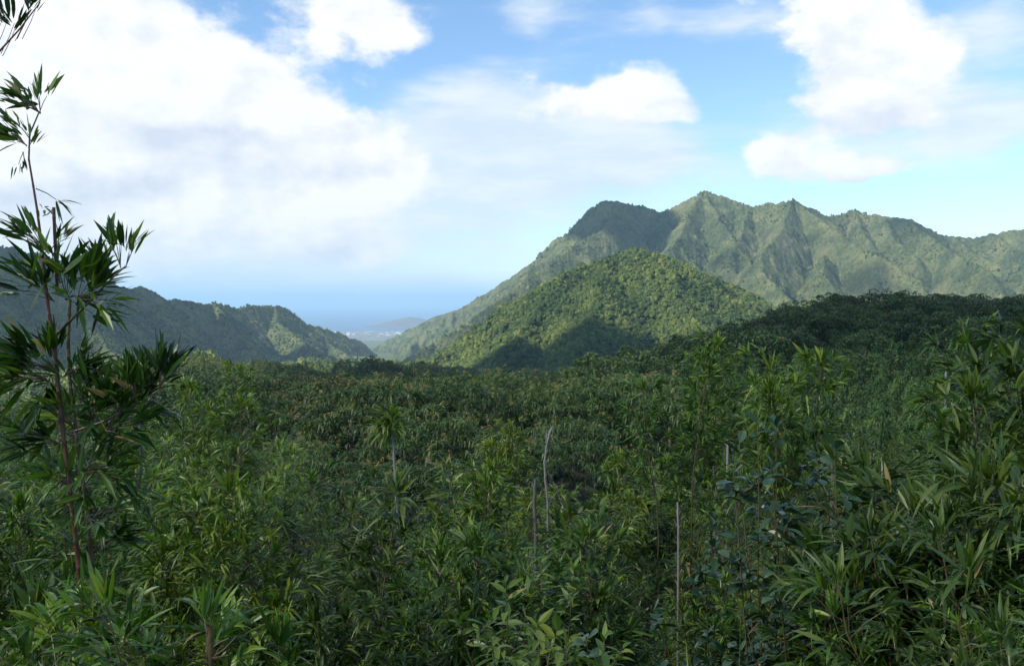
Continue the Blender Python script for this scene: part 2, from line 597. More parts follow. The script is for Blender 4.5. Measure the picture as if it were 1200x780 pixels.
# sea
def sea_mat():
    m, T, out = new_mat("sea_water")
    b = T.n('ShaderNodeBsdfPrincipled')
    b.inputs['Base Color'].default_value = (.012, .075, .17, 1)
    b.inputs['Roughness'].default_value = .35
    b.inputs['IOR'].default_value = 1.33
    g = T.n('ShaderNodeNewGeometry')
    nz = T.noise(g.outputs['Position'], .02, 4, .6)
    bp = T.n('ShaderNodeBump')
    bp.inputs['Strength'].default_value = .5
    bp.inputs['Distance'].default_value = 3
    T.link(nz, bp.inputs['Height'])
    T.link(bp.outputs[0], b.inputs['Normal'])
    T.link(b.outputs[0], out.inputs[0])
    return m


tag(link('sea', polar_mesh('sea', np.radians(np.linspace(-60, 60, 60)), np.geomspace(8500, 62000, 40), lambda x, y: np.zeros_like(x), sea_mat())),
    'blue ocean beyond the coast', kind='structure')


# ------------------------------------------------------------------ mountains
def px3(l):
    return np.array([P(*q) for q in l])


def jag(pts, step, amp, seed):
    g = np.random.default_rng(seed)
    seg = np.concatenate([[0], np.cumsum(np.linalg.norm(np.diff(pts, axis=0), axis=1))])
    t = np.arange(0, seg[-1], step)
    q = np.stack([np.interp(t, seg, pts[:, i]) for i in range(3)], 1)
    nz_ = vnoise(t / 24, t * 0, seed + 2) * .55 + vnoise(t / 50, t * 0, seed) * .6 + vnoise(t / 120, t * 0, seed + 1)
    q[:, 2] += (nz_ - 1.1) * amp * 1.6
    return q


def tents(x, y, lines):
    """height of sloping flanks falling from ridge lines; also distance to the nearest ridge"""
    H = np.full(x.shape, -1e4)
    Dm = np.full(x.shape, 1e4)
    for pts, slope in lines:
        for a, b in zip(pts[:-1], pts[1:]):
            ex, ey = b[0] - a[0], b[1] - a[1]
            t = np.clip(((x - a[0]) * ex + (y - a[1]) * ey) / (ex * ex + ey * ey), 0, 1)
            d = np.hypot(x - a[0] - t * ex, y - a[1] - t * ey)
            z = a[2] + (b[2] - a[2]) * t - slope * d
            Dm = np.where(z > H, d, Dm)
            H = np.maximum(H, z)
    return H, Dm


def mountain(lines, seed, cell, cellh, warp, rib, sub=0):
    def f(x, y):
        wx = x + (fbm(x / 160, y / 160, seed, 4) - .5) * warp
        wy = y + (fbm(x / 160, y / 160, seed + 20, 4) - .5) * warp
        h, d = tents(wx, wy, lines)
        k = np.clip(d / 120, 0, 1)
        r1 = 1 - np.abs(2 * fbm(x / 95, y / 130, seed + 40, 3) - 1)
        r2 = 1 - np.abs(2 * fbm(x / 38, y / 55, seed + 60, 3) - 1)
        h = h + (r1 - .8) * rib * k + (r2 - .8) * rib * .35 * np.clip(d / 50, .15, 1)
        fl = floor_z(np.hypot(x, y)) - 12
        h = np.logaddexp(h / 8, fl / 8) * 8
        return h + crowns(x, y, cell, seed + 80) * cellh + crowns(x, y, cell * .55, seed + 90) * cellh * .45 - cellh * .6 - sub
    return f


def hill_mat(name, stops, patch, patchamt, scale=.012):
    m, T, out = new_mat(name)
    g = T.n('ShaderNodeNewGeometry')
    p = g.outputs['Position']
    n1_ = T.noise(p, scale, 6, .62)
    n2_ = T.noise(p, .11, 4, .7)
    f = T.m('ADD', T.m('MULTIPLY', n1_, .55), T.m('MULTIPLY', n2_, .45))
    col = T.ramp(f, stops)
    n3_ = T.noise(p, .006, 7, .65)
    col = T.mix(T.m('MULTIPLY', T.smooth(n3_, .52, .66), patchamt), col, patch)
    b = T.n('ShaderNodeBsdfPrincipled')
    T.link(col, b.inputs['Base Color'])
    b.inputs['Roughness'].default_value = .85
    b.inputs['Specular IOR Level'].default_value = .2
    bp = T.n('ShaderNodeBump')
    bp.inputs['Strength'].default_value = .9
    bp.inputs['Distance'].default_value = 5
    T.link(T.noise(p, .16, 5, .7), bp.inputs['Height'])
    T.link(bp.outputs[0], b.inputs['Normal'])
    T.link(b.outputs[0], out.inputs[0])
    return m


HILL = [(.36, (.026, .040, .016)), (.47, (.062, .080, .030)), (.56, (.125, .138, .050)), (.66, (.20, .195, .08))]
M_range = hill_mat("mountain_forest", HILL, (.12, .10, .06), .32)
M_left = hill_mat("ridge_forest", HILL, (.10, .09, .05), .4)
M_green = hill_mat("green_hill_forest", [(.36, (.035, .06, .018)), (.5, (.08, .11, .03)), (.64, (.15, .175, .045))], (.12, .10, .05), .3)

crest = px3([(430, 420, 6000), (440, 415, 5700), (470, 399, 5300), (490, 381, 5000), (507, 372, 4800), (530, 365, 4600), (555, 356, 4400), (572, 348, 4250), (585, 335, 4150),
             (610, 318, 3950), (630, 303, 3800), (645, 296, 3700), (660, 281, 3600), (680, 262, 3480), (690, 245, 3400), (705, 236, 3330),
             (720, 234, 3300), (735, 238, 3300), (752, 243, 3280), (775, 249, 3260), (790, 245, 3240), (810, 233, 3220), (828, 223, 3200), (845, 229, 3180), (865, 238, 3150),
             (880, 243, 3120), (900, 239, 3080), (915, 238, 3030), (930, 233, 3000), (945, 242, 3020), (965, 254, 3080), (985, 252, 3120), (1000, 247, 3130), (1015, 252, 3100),
             (1035, 254, 3050), (1060, 254, 3000), (1075, 260, 3010), (1095, 272, 3060), (1115, 277, 3100), (1140, 277, 3080), (1160, 274, 3050), (1200, 271, 3000),
             (1260, 258, 2950), (1330, 268, 2900), (1420, 250, 2850), (1550, 262, 2800)])
spurs = [
    [(735, 238, 3300), (718, 256, 3080), (706, 270, 2950), (680, 286, 2860), (650, 304, 2780), (610, 332, 2650), (560, 368, 2500), (510, 402, 2380), (470, 424, 2250)],
    [(775, 249, 3260), (795, 282, 2950), (822, 318, 2650), (850, 355, 2400)],
    [(828, 223, 3200), (806, 255, 3000), (790, 285, 2780), (772, 320, 2500)],
    [(828, 223, 3200), (846, 258, 2980), (862, 285, 2780), (886, 312, 2560), (912, 350, 2300)],
    [(880, 243, 3120), (872, 268, 2930), (858, 300, 2660)],
    [(930, 233, 3000), (950, 250, 2900), (969, 264, 2820), (997, 285, 2680), (1039, 303, 2520), (1074, 332, 2380), (1090, 350, 2250)],
    [(930, 233, 3000), (916, 268, 2780), (897, 295, 2600), (892, 318, 2450), (930, 350, 2250)],
    [(1000, 247, 3130), (1008, 268, 2980), (1024, 290, 2800)],
    [(965, 300, 2650), (960, 320, 2480), (985, 350, 2250)],
    [(1067, 256, 3000), (1095, 284, 2760), (1130, 305, 2560), (1158, 318, 2420), (1178, 342, 2250)],
    [(1035, 254, 3050), (1048, 280, 2850), (1070, 300, 2680)],
    [(1115, 277, 3100), (1150, 300, 2820), (1190, 322, 2600), (1220, 345, 2400)],
    [(1160, 274, 3050), (1205, 298, 2780), (1255, 320, 2500)],
    [(1260, 258, 2950), (1290, 295, 2650), (1330, 330, 2350)],
    [(585, 335, 4150), (575, 362, 3700), (560, 385, 3350)],
    [(507, 374, 4800), (500, 392, 4200), (480, 408, 3700)],
    [(645, 296, 3700), (632, 322, 3350), (612, 345, 3050)],
]
RANGE = [(crest[:9], .6), (jag(crest[8:], 15, 6, 1), 1.0)] + [(px3(s), 1.06) for s in spurs]
f_range = mountain(RANGE, 3, 10, 6.5, 30, 76)
tag(link('mountain_range', polar_mesh('mountain_range', np.radians(np.linspace(-11, 44, 1000)), np.arange(1950, 6100, 5.5), f_range, M_range)),
    'sharp fluted green mountain range on the right', kind='structure')

lcrest = px3([(-420, 262, 1300), (-250, 275, 1500), (-100, 270, 1700), (0, 287, 1900), (20, 291, 1940), (45, 299, 1990), (70, 309, 2040), (100, 317, 2100), (130, 330, 2180), (150, 337, 2240), (175, 341, 2330), (195, 349, 2410),
              (215, 351, 2500), (235, 356, 2600), (250, 354, 2680), (270, 359, 2800), (300, 357, 2950), (320, 359, 3050), (335, 364, 3130), (345, 374, 3200), (370, 382, 3350), (395, 389, 3550),
              (415, 398, 3800), (430, 408, 4100), (445, 418, 4500)])
lspurs = [
    [(45, 299, 1990), (80, 338, 1780), (100, 368, 1620), (110, 390, 1510), (132, 412, 1380), (165, 432, 1260)],
    [(175, 341, 2330), (190, 375, 2050), (225, 412, 1800)],
    [(250, 354, 2680), (268, 382, 2450), (300, 414, 2200)],
    [(320, 359, 3050), (330, 380, 2850), (365, 408, 2600), (400, 424, 2350)],
    [(-100, 270, 1700), (-20, 350, 1500), (30, 400, 1350)],
    [(370, 382, 3350), (385, 402, 3100), (410, 418, 2850)],
    [(110, 322, 2120), (140, 362, 1920), (165, 395, 1760)],
]
LEFT = [(jag(lcrest, 11, 10, 2), .86)] + [(px3(s), .78) for s in lspurs]
f_left = mountain(LEFT, 130, 9, 5.5, 26, 42)
tag(link('left_ridge', polar_mesh('left_ridge', np.radians(np.linspace(-50, -5, 780)), np.arange(1050, 4800, 5.5), f_left, M_left)),
    'jagged forested ridge on the left of the valley', kind='structure')

GREEN = [(px3([(440, 436, 1300), (480, 428, 1330), (520, 416, 1360), (555, 402, 1390), (587, 376, 1420), (615, 355, 1440), (646, 336, 1460), (664, 321, 1470), (700, 308, 1490), (725, 298, 1500), (744, 291, 1505),
               (776, 300, 1515), (807, 314, 1530), (835, 328, 1550), (860, 336, 1570), (890, 353, 1600), (930, 378, 1640), (1000, 400, 1700)]), .60),
         (px3([(725, 298, 1500), (706, 326, 1400), (700, 352, 1310), (690, 385, 1200), (668, 420, 1080)]), .62),
         (px3([(760, 295, 1508), (790, 345, 1370), (815, 380, 1270), (830, 410, 1150)]), .62),
         (px3([(646, 336, 1460), (620, 375, 1330), (590, 410, 1200)]), .62),
         (px3([(835, 328, 1550), (860, 365, 1430), (880, 400, 1300)]), .62)]
f_green = mountain(GREEN, 210, 9, 1.2, 24, 34)
tag(link('green_hill', polar_mesh('green_hill', np.radians(np.linspace(-14, 28, 620)), np.arange(860, 2150, 4.0), f_green, M_green)),
    'rounded green hill in front of the range', kind='structure')

hd = [(px3([(446, 391, 11200), (458, 383, 11300), (470, 375, 11400), (480, 371, 11500), (488, 372, 11600), (500, 378, 11700), (520, 384, 11800)]), .22)]
f_head = lambda x, y: np.maximum(tents(x, y, hd)[0], -6) + fbm(x / 150, y / 150, 77) * 14 - 10
tag(link('headland', polar_mesh('headland', np.radians(np.linspace(-10, -1, 200)), np.arange(10300, 12600, 25.0), f_head, hill_mat('headland_scrub', [(.36, (.09, .08, .07)), (.5, (.14, .12, .10)), (.64, (.18, .15, .12))], (.12, .10, .08), .4))),
    'small rounded headland at the coast', kind='structure')

# ------------------------------------------------------------------ clouds that shade the valley (high up, out to the left and behind)
cm, T, out = new_mat("cloud_vapour")
b1 = T.n('ShaderNodeBsdfDiffuse')
b1.inputs[0].default_value = (.88, .89, .9, 1)
b2 = T.n('ShaderNodeBsdfTranslucent')
b2.inputs[0].default_value = (.7, .72, .75, 1)
mx = T.n('ShaderNodeMixShader')
mx.inputs[0].default_value = .35
T.link(b1.outputs[0], mx.inputs[1])
T.link(b2.outputs[0], mx.inputs[2])
T.link(mx.outputs[0], out.inputs[0])


cm2, T, out = new_mat("thin_cloud_vapour")
b1 = T.n('ShaderNodeBsdfTranslucent')
b1.inputs[0].default_value = (.8, .82, .85, 1)
b2 = T.n('ShaderNodeBsdfTransparent')
mx = T.n('ShaderNodeMixShader')
mx.inputs[0].default_value = .63
T.link(b1.outputs[0], mx.inputs[1])
T.link(b2.outputs[0], mx.inputs[2])
T.link(mx.outputs[0], out.inputs[0])


def shade_cloud(blobs, alt, seed, thick, step, lab, mat=None, holes=()):
    """a thick cumulus whose shadow falls on the ground blobs (x, y, z, rx, ry)"""
    L = np.array(SUN_DIR)
    z0 = blobs[0][2]
    k = (EYE + alt - z0) / L[2]
    off = L * k
    xs = [b[0] - b[3] * 1.5 for b in blobs] + [b[0] + b[3] * 1.5 for b in blobs]
    ys = [b[1] - b[4] * 1.5 for b in blobs] + [b[1] + b[4] * 1.5 for b in blobs]
    X, Y = np.meshgrid(np.arange(min(xs), max(xs), step), np.arange(min(ys), max(ys), step))
    fsum = np.zeros_like(X)
    for bx, by, _, rx, ry in blobs:
        fsum = np.maximum(fsum, 1.6 * np.exp(-(((X - bx) / rx) ** 2 + ((Y - by) / ry) ** 2)))
    for bx, by, rx, ry in holes:
        fsum = fsum - 1.6 * np.exp(-(((X - bx) / rx) ** 2 + ((Y - by) / ry) ** 2))
    fsum = fsum + (fbm(X / 260, Y / 260, seed, 5) - .5) * .5 - .59
    m_ = np.clip(fsum, 0, None)
    s = np.sqrt(np.minimum(m_, 1.2))
    up = thick * s * (.7 + .7 * fbm(X / 180, Y / 180, seed + 7, 5)) 
    dn = -thick * .18 * s * (.6 + .8 * fbm(X / 140, Y / 140, seed + 9, 5))
    inside = fsum > 0
    n, m = X.shape
    idx = np.arange(n * m).reshape(n, m)
    keep = inside[:-1, :-1] | inside[1:, :-1] | inside[:-1, 1:] | inside[1:, 1:]
    Q = np.stack([idx[:-1, :-1], idx[:-1, 1:], idx[1:, 1:], idx[1:, :-1]], -1)[keep]
    z = EYE + alt
    V1 = np.stack([X + off[0], Y + off[1], z + up + 2], -1).reshape(-1, 3)
    V2 = np.stack([X + off[0], Y + off[1], z + dn - 2], -1).reshape(-1, 3)
    V = np.concatenate([V1, V2])
    Q = np.concatenate([Q, Q[:, ::-1] + n * m])
    used, inv = np.unique(Q, return_inverse=True)
    o = link('cloud', quad_mesh('cloud', V[used], inv.reshape(Q.shape), mat or cm, None, True))
    return tag(o, lab, kind='structure')


def ground_at(px, D, z):
    return ((px - 600) / F * D, D, EYE + z)


def gb(px, D, z, rx, ry):
    return (*ground_at(px, D, z), rx, ry)


shade_cloud([(0, 0, EYE - 5, 420, 330), (-20, 260, EYE - 10, 190, 190), (-130, 330, EYE - 20, 130, 120), (600, 0, EYE, 500, 200)],
            2300, 31, 260, 18, 'broad thin cloud above the valley head', cm2)
shade_cloud([(40, 1010, EYE - 60, 180, 170), (60, 1110, EYE - 60, 150, 140), (150, 1080, EYE - 40, 120, 130), (40, 740, EYE - 60, 150, 210), (-10, 620, EYE - 50, 118, 120), (260, 850, EYE - 50, 200, 160),
             (150, 500, EYE - 30, 130, 120)],
            2800, 37, 200, 14, 'low cumulus above the foot of the green hill')
shade_cloud([(420, 330, EYE, 400, 230), (440, 600, EYE - 40, 330, 190), (130, 330, EYE - 20, 150, 160)], 2600, 41, 200, 16, 'thin cloud above the wooded right slope', cm2)
shade_cloud([gb(843, 2700, 130, 40, 100)], 2500, 61, 80, 9, 'small torn cloud out of view, added to shade the middle of the range', cm2)  # three unseen clouds added to darken patches on the range
shade_cloud([gb(1005, 2480, 70, 60, 80)], 2500, 62, 80, 9, 'small torn cloud out of view, added to shade the nearer spurs', cm2)
shade_cloud([gb(1075, 2950, 200, 50, 110)], 2500, 63, 80, 9, 'small torn cloud out of view, added to shade the right end of the range', cm2)
shade_cloud([gb(725, 3150, 250, 150, 260), gb(690, 3350, 280, 90, 200)], 2300, 44, 180, 14, 'small cumulus above the peak')
shade_cloud([(-1250, 1500, EYE - 30, 560, 420), (-800, 1900, EYE - 40, 330, 340), (-1000, 1800, EYE, 420, 400), (-760, 2300, EYE + 10, 190, 240), (-640, 2150, EYE - 60, 200, 260)], 2300, 57, 220, 18, 'long cumulus above the left ridge')

# ------------------------------------------------------------------ forest that reads as one mass
def tree_crown_far(seed, n=70, r=4.2, h=5.0, tone0=.42):
    a = Acc()
    g = np.random.default_rng(seed)
    nu, nv = 11, 6
    U, Vv = np.meshgrid(np.linspace(0, 2 * math.pi, nu + 1)[:-1], np.linspace(-.35, 1, nv))
    el = Vv * math.pi / 2
    k = 1 + g.normal(0, .13, U.shape) + .14 * np.sin(2 * U + seed) * np.cos(el)
    X = np.stack([np.cos(U) * np.cos(el) * r * k, np.sin(U) * np.cos(el) * r * k, np.sin(el) * h * .8 * k + 3], -1)
    idx = np.arange(nu * nv).reshape(nv, nu)
    nx = np.roll(idx, -1, 1)
    Q = np.stack([idx[:-1], nx[:-1], nx[1:], idx[1:]], -1).reshape(-1, 4)
    tone = np.clip(tone0 + g.normal(0, .12, (nv, nu)), 0, 1)
    a.add(X.reshape(-1, 3), Q, np.stack([tone.ravel(), 0 * tone.ravel(), 0 * tone.ravel()], 1))
    th = g.uniform(0, 2 * math.pi, n)
    cz = g.uniform(-.1, 1, n)
    rr = np.sqrt(np.clip(1 - cz ** 2, 0, 1)) * g.uniform(.95, 1.15, n)
    base = np.stack([np.cos(th) * rr * r, np.sin(th) * rr * r, cz * h * .85 + 3], 1)
    out_ = base - np.array([0, 0, 2.5])
    d = np.cross(out_, g.normal(0, 1, (n, 3))) + out_ * .5
    a.blades(base, d, g.uniform(.8, 1.7, n), g.uniform(.5, 1.0, n), g.uniform(.0, .5, n), np.clip(tone0 + .08 + g.normal(0, .16, n), 0, 1), 0 * th, 'lo')
    return a


def cols_of(name, meshes):
    c = bpy.data.collections.new(name)
    for i, me in enumerate(meshes):
        c.objects.link(bpy.data.objects.new(name + '_piece', me))
    return c


def scatter(name, pts, rot, scl, idx, collection):
    """one mass object: instances of the pieces of an unlinked collection on points"""
    me = bpy.data.meshes.new(name)
    pts = np.asarray(pts, np.float32)
    me.vertices.add(len(pts))
    me.vertices.foreach_set('co', pts.ravel())
    for nm, ty, arr, key in (('rz', 'FLOAT', rot, 'value'), ('sc', 'FLOAT_VECTOR', scl, 'vector'), ('pick', 'INT', idx, 'value')):
        a = me.attributes.new(nm, ty, 'POINT')
        a.data.foreach_set(key, np.ascontiguousarray(arr, dtype=np.int32 if ty == 'INT' else np.float32).ravel())
    o = link(name, me)
    ng = bpy.data.node_groups.new(name, 'GeometryNodeTree')
    ng.interface.new_socket('Geometry', in_out='INPUT', socket_type='NodeSocketGeometry')
    ng.interface.new_socket('Geometry', in_out='OUTPUT', socket_type='NodeSocketGeometry')
    N = ng.nodes
    gi, go = N.new('NodeGroupInput'), N.new('NodeGroupOutput')
    ci = N.new('GeometryNodeCollectionInfo')
    ci.inputs['Collection'].default_value = collection
    ci.inputs['Separate Children'].default_value = True
    ci.inputs['Reset Children'].default_value = True
    ip = N.new('GeometryNodeInstanceOnPoints')
    ip.inputs['Pick Instance'].default_value = True

    def named(nm, ty):
        q = N.new('GeometryNodeInputNamedAttribute')
        q.data_type = ty
        q.inputs['Name'].default_value = nm
        return q.outputs[0]
    cx = N.new('ShaderNodeCombineXYZ')
    ng.links.new(named('rz', 'FLOAT'), cx.inputs[2])
    ng.links.new(gi.outputs[0], ip.inputs['Points'])
    ng.links.new(ci.outputs[0], ip.inputs['Instance'])
    ng.links.new(named('pick', 'INT'), ip.inputs['Instance Index'])
    ng.links.new(cx.outputs[0], ip.inputs['Rotation'])
    ng.links.new(named('sc', 'FLOAT_VECTOR'), ip.inputs['Scale'])
    ng.links.new(ip.outputs[0], go.inputs[0])
    md = o.modifiers.new(name, 'NODES')
    md.node_group = ng
    return o


def grid_pts(azr, rr, cell, jitter=.9):
    """jittered points over a wedge (azimuth in degrees, distance)"""
    a0, a1 = R(azr[0]), R(azr[1])
    xm = max(abs(math.sin(a0)), abs(math.sin(a1))) * rr[1]
    X, Y = np.meshgrid(np.arange(-xm, xm, cell), np.arange(0, rr[1], cell))
    X = X + rng.uniform(-.5, .5, X.shape) * cell * jitter
    Y = Y + rng.uniform(-.5, .5, Y.shape) * cell * jitter
    A, D = np.arctan2(X, Y), np.hypot(X, Y)
    k = (A > a0) & (A < a1) & (D > rr[0]) & (D < rr[1])
    return X[k], Y[k]


FAR = cols_of('far_crown', [tree_crown_far(s, h=4.0 + .5 * (s * 3 % 5), tone0=.18 + .07 * s).mesh('far_crown', M_far) for s in range(9)])


def forest(name, azr, rr, cell, zf, size, lab, cond=None, bias=0.0, coll=None):
    x, y = grid_pts(azr, rr, cell)
    z = zf(x, y)
    k = z > floor_z(np.hypot(x, y)) - 4 if cond is None else cond(x, y, z)
    x, y, z = x[k], y[k], z[k]
    n = len(x)
    s = np.exp(rng.normal(-.05, .30, n)) * size
    sc = np.stack([s, s, s * rng.uniform(.8, 1.25, n)], 1)
    o = scatter(name, np.stack([x, y, z - 1.2], 1), rng.uniform(0, 6.28, n), sc, np.clip(np.round((fbm(x / 55, y / 55, 71, 4) - .5) * 20 + 4 + bias + rng.normal(0, 1.5, n)), 0, 8), coll or FAR)
    return tag(o, lab, kind='stuff')


forest('hill_forest', (-14, 28), (880, 1750), 4.3, f_green, .60, 'dense forest covering the rounded green hill')


# ------------------------------------------------------------------ plants of the thicket
def unit(v):
    return v / (np.linalg.norm(v, axis=-1, keepdims=True) + 1e-9)


def fan(a, base, main, n, L, spread=.7, width=.155, droop=.35, g=rng, tone=.5, dry=.06, prof='hi', twig=None):
    """a spray of n leaves that open from one twig tip about the direction main"""
    main = unit(np.asarray(main, float))
    d = unit(main[None] + g.normal(0, spread * .6, (n, 3)))
    b = np.asarray(base, float)[None] + d * g.uniform(0, .12, (n, 1)) * L + g.normal(0, .02 + .04 * L, (n, 3)) * .5
    ln = L * g.uniform(.55, 1.15, n)
    a.blades(b, d, ln, ln * width * g.uniform(.8, 1.3, n), droop * g.uniform(.2, 1.6, n),
             np.clip(tone + g.normal(0, .2, n), 0, 1), (g.random(n) < dry) * 1.0, prof)


def make_bamboo(seed, h=3.0, nculm=4, leafL=.24, per=7, crown=.62, bushy=1.0, prof='hi', dry=.012, blen=1.0):
    g = np.random.default_rng(seed)
    culms, fol, br = [], Acc(), Acc()
    for k in range(nculm):
        hh = h * (1.0 if k == 0 else g.uniform(.62, .97))
        az = g.uniform(0, 6.28)
        off = np.array([math.cos(az), math.sin(az), 0]) * (0 if k == 0 else g.uniform(.1, .34)) * h / 3
        lean = np.array([math.cos(az), math.sin(az), 0]) * g.uniform(.02, .16) * hh
        t = np.linspace(0, 1, 9)
        pts = off + np.array([0, 0, 1.0]) * (t * hh)[:, None] + lean * (t ** 2)[:, None] + g.normal(0, .008, (9, 3)) * h
        c = Acc()
        c.tube(pts, np.linspace(.011, .004, 9) * h / 3 * g.uniform(.8, 1.3), 6)
        culms.append(c)
        nn_ = int(hh / (.155 * h / 3) * crown * bushy)
        for j in range(nn_):
            tt = 1 - crown * (1 - (j + .7) / nn_)
            p = np.array([np.interp(tt, t, pts[:, q]) for q in range(3)])
            for s in range(g.integers(1, 3)):
                az2 = g.uniform(0, 6.28)
                rise = g.uniform(.25, 1.1)
                out_ = np.array([math.cos(az2), math.sin(az2), rise])
                bl = g.uniform(.08, .42) * (1.25 - .7 * tt) * h / 3 * 1.2 * blen
                tip = p + unit(out_) * bl
                br.tube([p, (p + tip) / 2 + [0, 0, .02], tip], [.0035, .0028, .002], 3)
                fan(fol, tip, out_ + [0, 0, .15], g.integers(per - 3, per + 3), leafL, .75, .12, .38, g, .32 + .38 * tt, dry, prof)  # young tips brighter; lower leaves also darkened in tone to deepen shaded gaps
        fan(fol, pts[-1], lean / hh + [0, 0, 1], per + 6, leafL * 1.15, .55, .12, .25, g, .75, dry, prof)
    return culms, fol, br


def make_shrub(seed, h, leafL, nst=5, nl=16, mat=M_broad, prof='ov', wid=.48, tone=.5):
    g = np.random.default_rng(seed)
    st, lv = Acc(), Acc()
    for k in range(nst):
        az = g.uniform(0, 6.28)
        hh = h - (0 if k == 0 else g.uniform(.08, .6) * min(1, h * .6))
        t = np.linspace(0, 1, 8)
        out_ = np.array([math.cos(az), math.sin(az), 0]) * (.06 if k == 0 else g.uniform(.1, .36)) * min(1.2, hh)
        pts = np.array([0, 0, 1.0]) * (t * hh)[:, None] + out_ * (np.clip((t - .35) / .65, 0, 1) ** 1.4)[:, None] + np.cumsum(g.normal(0, .009, (8, 3)), 0)
        st.tube(pts, np.linspace(.007, .003, 8), 5)
        tips = [(pts[-1], pts[-1] - pts[-2])]
        for f in range(7):
            tt = g.uniform(.42, .95)
            p = np.array([np.interp(tt, t, pts[:, q]) for q in range(3)])
            a2 = g.uniform(0, 6.28)
            d = unit(np.array([math.cos(a2), math.sin(a2), g.uniform(.5, 1.2)]))
            e = p + d * g.uniform(.10, .26)
            st.tube([p, (p + e) / 2 + [0, 0, -.01], e], [.005, .004, .003], 4)
            tips.append((e, d))
        for tip, d0 in tips:
            d0 = unit(np.asarray(d0))
            m = max(5, nl // 3 + int(g.integers(-1, 3)))
            for j in range(m):
                a2 = j * 2.4 + g.uniform(-.5, .5)
                d = unit(np.array([math.cos(a2), math.sin(a2), g.uniform(-.1, .8)]) + d0 * .7 * (j < 3))
                b = tip - d0 * .016 * j * g.uniform(.6, 1.4)
                L_ = leafL * g.uniform(.5, 1.15)
                lv.blades([b], d[None], L_, L_ * wid * g.uniform(.75, 1.15), g.uniform(.05, .55), np.clip(tone + g.normal(0, .26), 0, 1), 0.0, prof, fold=g.uniform(.05, .35))
    return st.mesh('stem', M_culm, True), lv.mesh('leaves', mat)


def bamboo_proto(name, seed, mat, cm_=None, **kw):
    culms, fol, br = make_bamboo(seed, **kw)
    me = [c.mesh('culm', cm_ or M_culm, True) for c in culms]
    return me, fol.mesh2('foliage', mat, br, M_culm)


def plant(name, proto, loc, rz, scale, label, cat, group=None):
    root = empty(name, loc, rz, scale)
    tag(root, label, cat, group)
    me, f = proto
    for m_ in me:
        link('culm', m_, root)
    link('foliage', f, root)
    return root


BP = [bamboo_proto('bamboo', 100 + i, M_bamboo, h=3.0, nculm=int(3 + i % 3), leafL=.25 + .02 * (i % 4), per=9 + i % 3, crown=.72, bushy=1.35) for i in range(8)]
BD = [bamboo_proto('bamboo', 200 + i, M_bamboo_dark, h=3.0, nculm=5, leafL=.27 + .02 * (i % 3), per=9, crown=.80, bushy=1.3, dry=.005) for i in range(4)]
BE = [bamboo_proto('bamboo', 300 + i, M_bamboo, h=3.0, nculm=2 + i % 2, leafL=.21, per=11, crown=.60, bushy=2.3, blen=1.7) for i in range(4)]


def upright(px, py, D):
    """ground point below a photo point and the height of a plant reaching it"""
    p = P(px, py, D)
    g = float(ground_z(np.array([p[0]]), np.array([p[1]]))[0])
    return (p[0], p[1], g), p[2] - g


# tall emergent bamboos, each told apart by what it stands beside
EM = [
    (808, 408, 17, 'BE', 'feathery tall bamboo on two dark stems in front of the sunlit green hill'),
    (848, 398, 19, 'BE', 'tall bamboo with yellow-green tips leaning above the blue-green broad-leaved shrub'),
    (943, 406, 13, 'BP', 'bright-tipped tall bamboo right behind the blue-green broad-leaved shrub'),
    (1140, 392, 11, 'BP', 'bushy-headed bamboo with lime leaf tips just right of the bare white pole'),
    (1188, 352, 7.5, 'BD', 'tallest dark bamboo at the edge of the view right of the lime-tipped bamboo'),
    (1160, 430, 6.5, 'BD', 'dense dark bamboo below the lime-tipped bushy bamboo'),
    (1075, 520, 6.0, 'BD', 'dark spreading bamboo below the foot of the bare white pole'),
    (1195, 505, 4.8, 'BD', 'nearest dark bamboo in the deep shade at the lower right corner'),
    (1030, 610, 5.2, 'BD', 'dark bamboo below the blue-green broad-leaved shrub'),
    (250, 432, 24, 'BE', 'feathery bamboo crown standing against the shaded left ridge'),
    (262, 470, 16, 'BE', 'drooping bamboo crown below the feathery one at the left ridge'),
    (330, 548, 9.5, 'BP', 'dark-stemmed bamboo left of the big-headed bamboo in the front thicket'),
    (432, 560, 8.5, 'BD', 'big-headed dark bamboo in the middle of the front thicket'),
    (548, 540, 16, 'BE', 'light green bamboo below the drooping trees left of the forked bare pole'),
    (612, 495, 30, 'BE', 'slender bamboo directly left of the forked bare pole'),
    (730, 535, 20, 'BE', 'light green bamboo between the forked bare pole and the two-stemmed bamboo'),
    (700, 610, 9, 'BP', 'bushy bamboo in the front thicket below the two-stemmed bamboo'),
    (560, 620, 8, 'BP', 'pale-leaved bamboo in the front thicket below the forked bare pole'),
    (200, 560, 10, 'BP', 'bamboo standing just right of the tall red-stemmed bamboo'),
    (20, 560, 8, 'BP', 'bamboo at the edge of the view left of the tall red-stemmed bamboo'),
]
for px, py, D, kind, lab in EM:
    loc, h = upright(px, py, D)
    h -= .16 if D > 10 else .24
    dk = kind == 'BD'
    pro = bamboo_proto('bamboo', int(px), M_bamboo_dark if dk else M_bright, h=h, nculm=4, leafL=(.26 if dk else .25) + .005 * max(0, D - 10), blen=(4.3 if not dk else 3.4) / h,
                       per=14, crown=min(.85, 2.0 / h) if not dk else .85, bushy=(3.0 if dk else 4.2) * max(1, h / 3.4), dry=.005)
    plant('bamboo', pro, loc, rng.uniform(0, 6.28), 1.0, lab, 'bamboo', 'tall bamboos above the thicket')

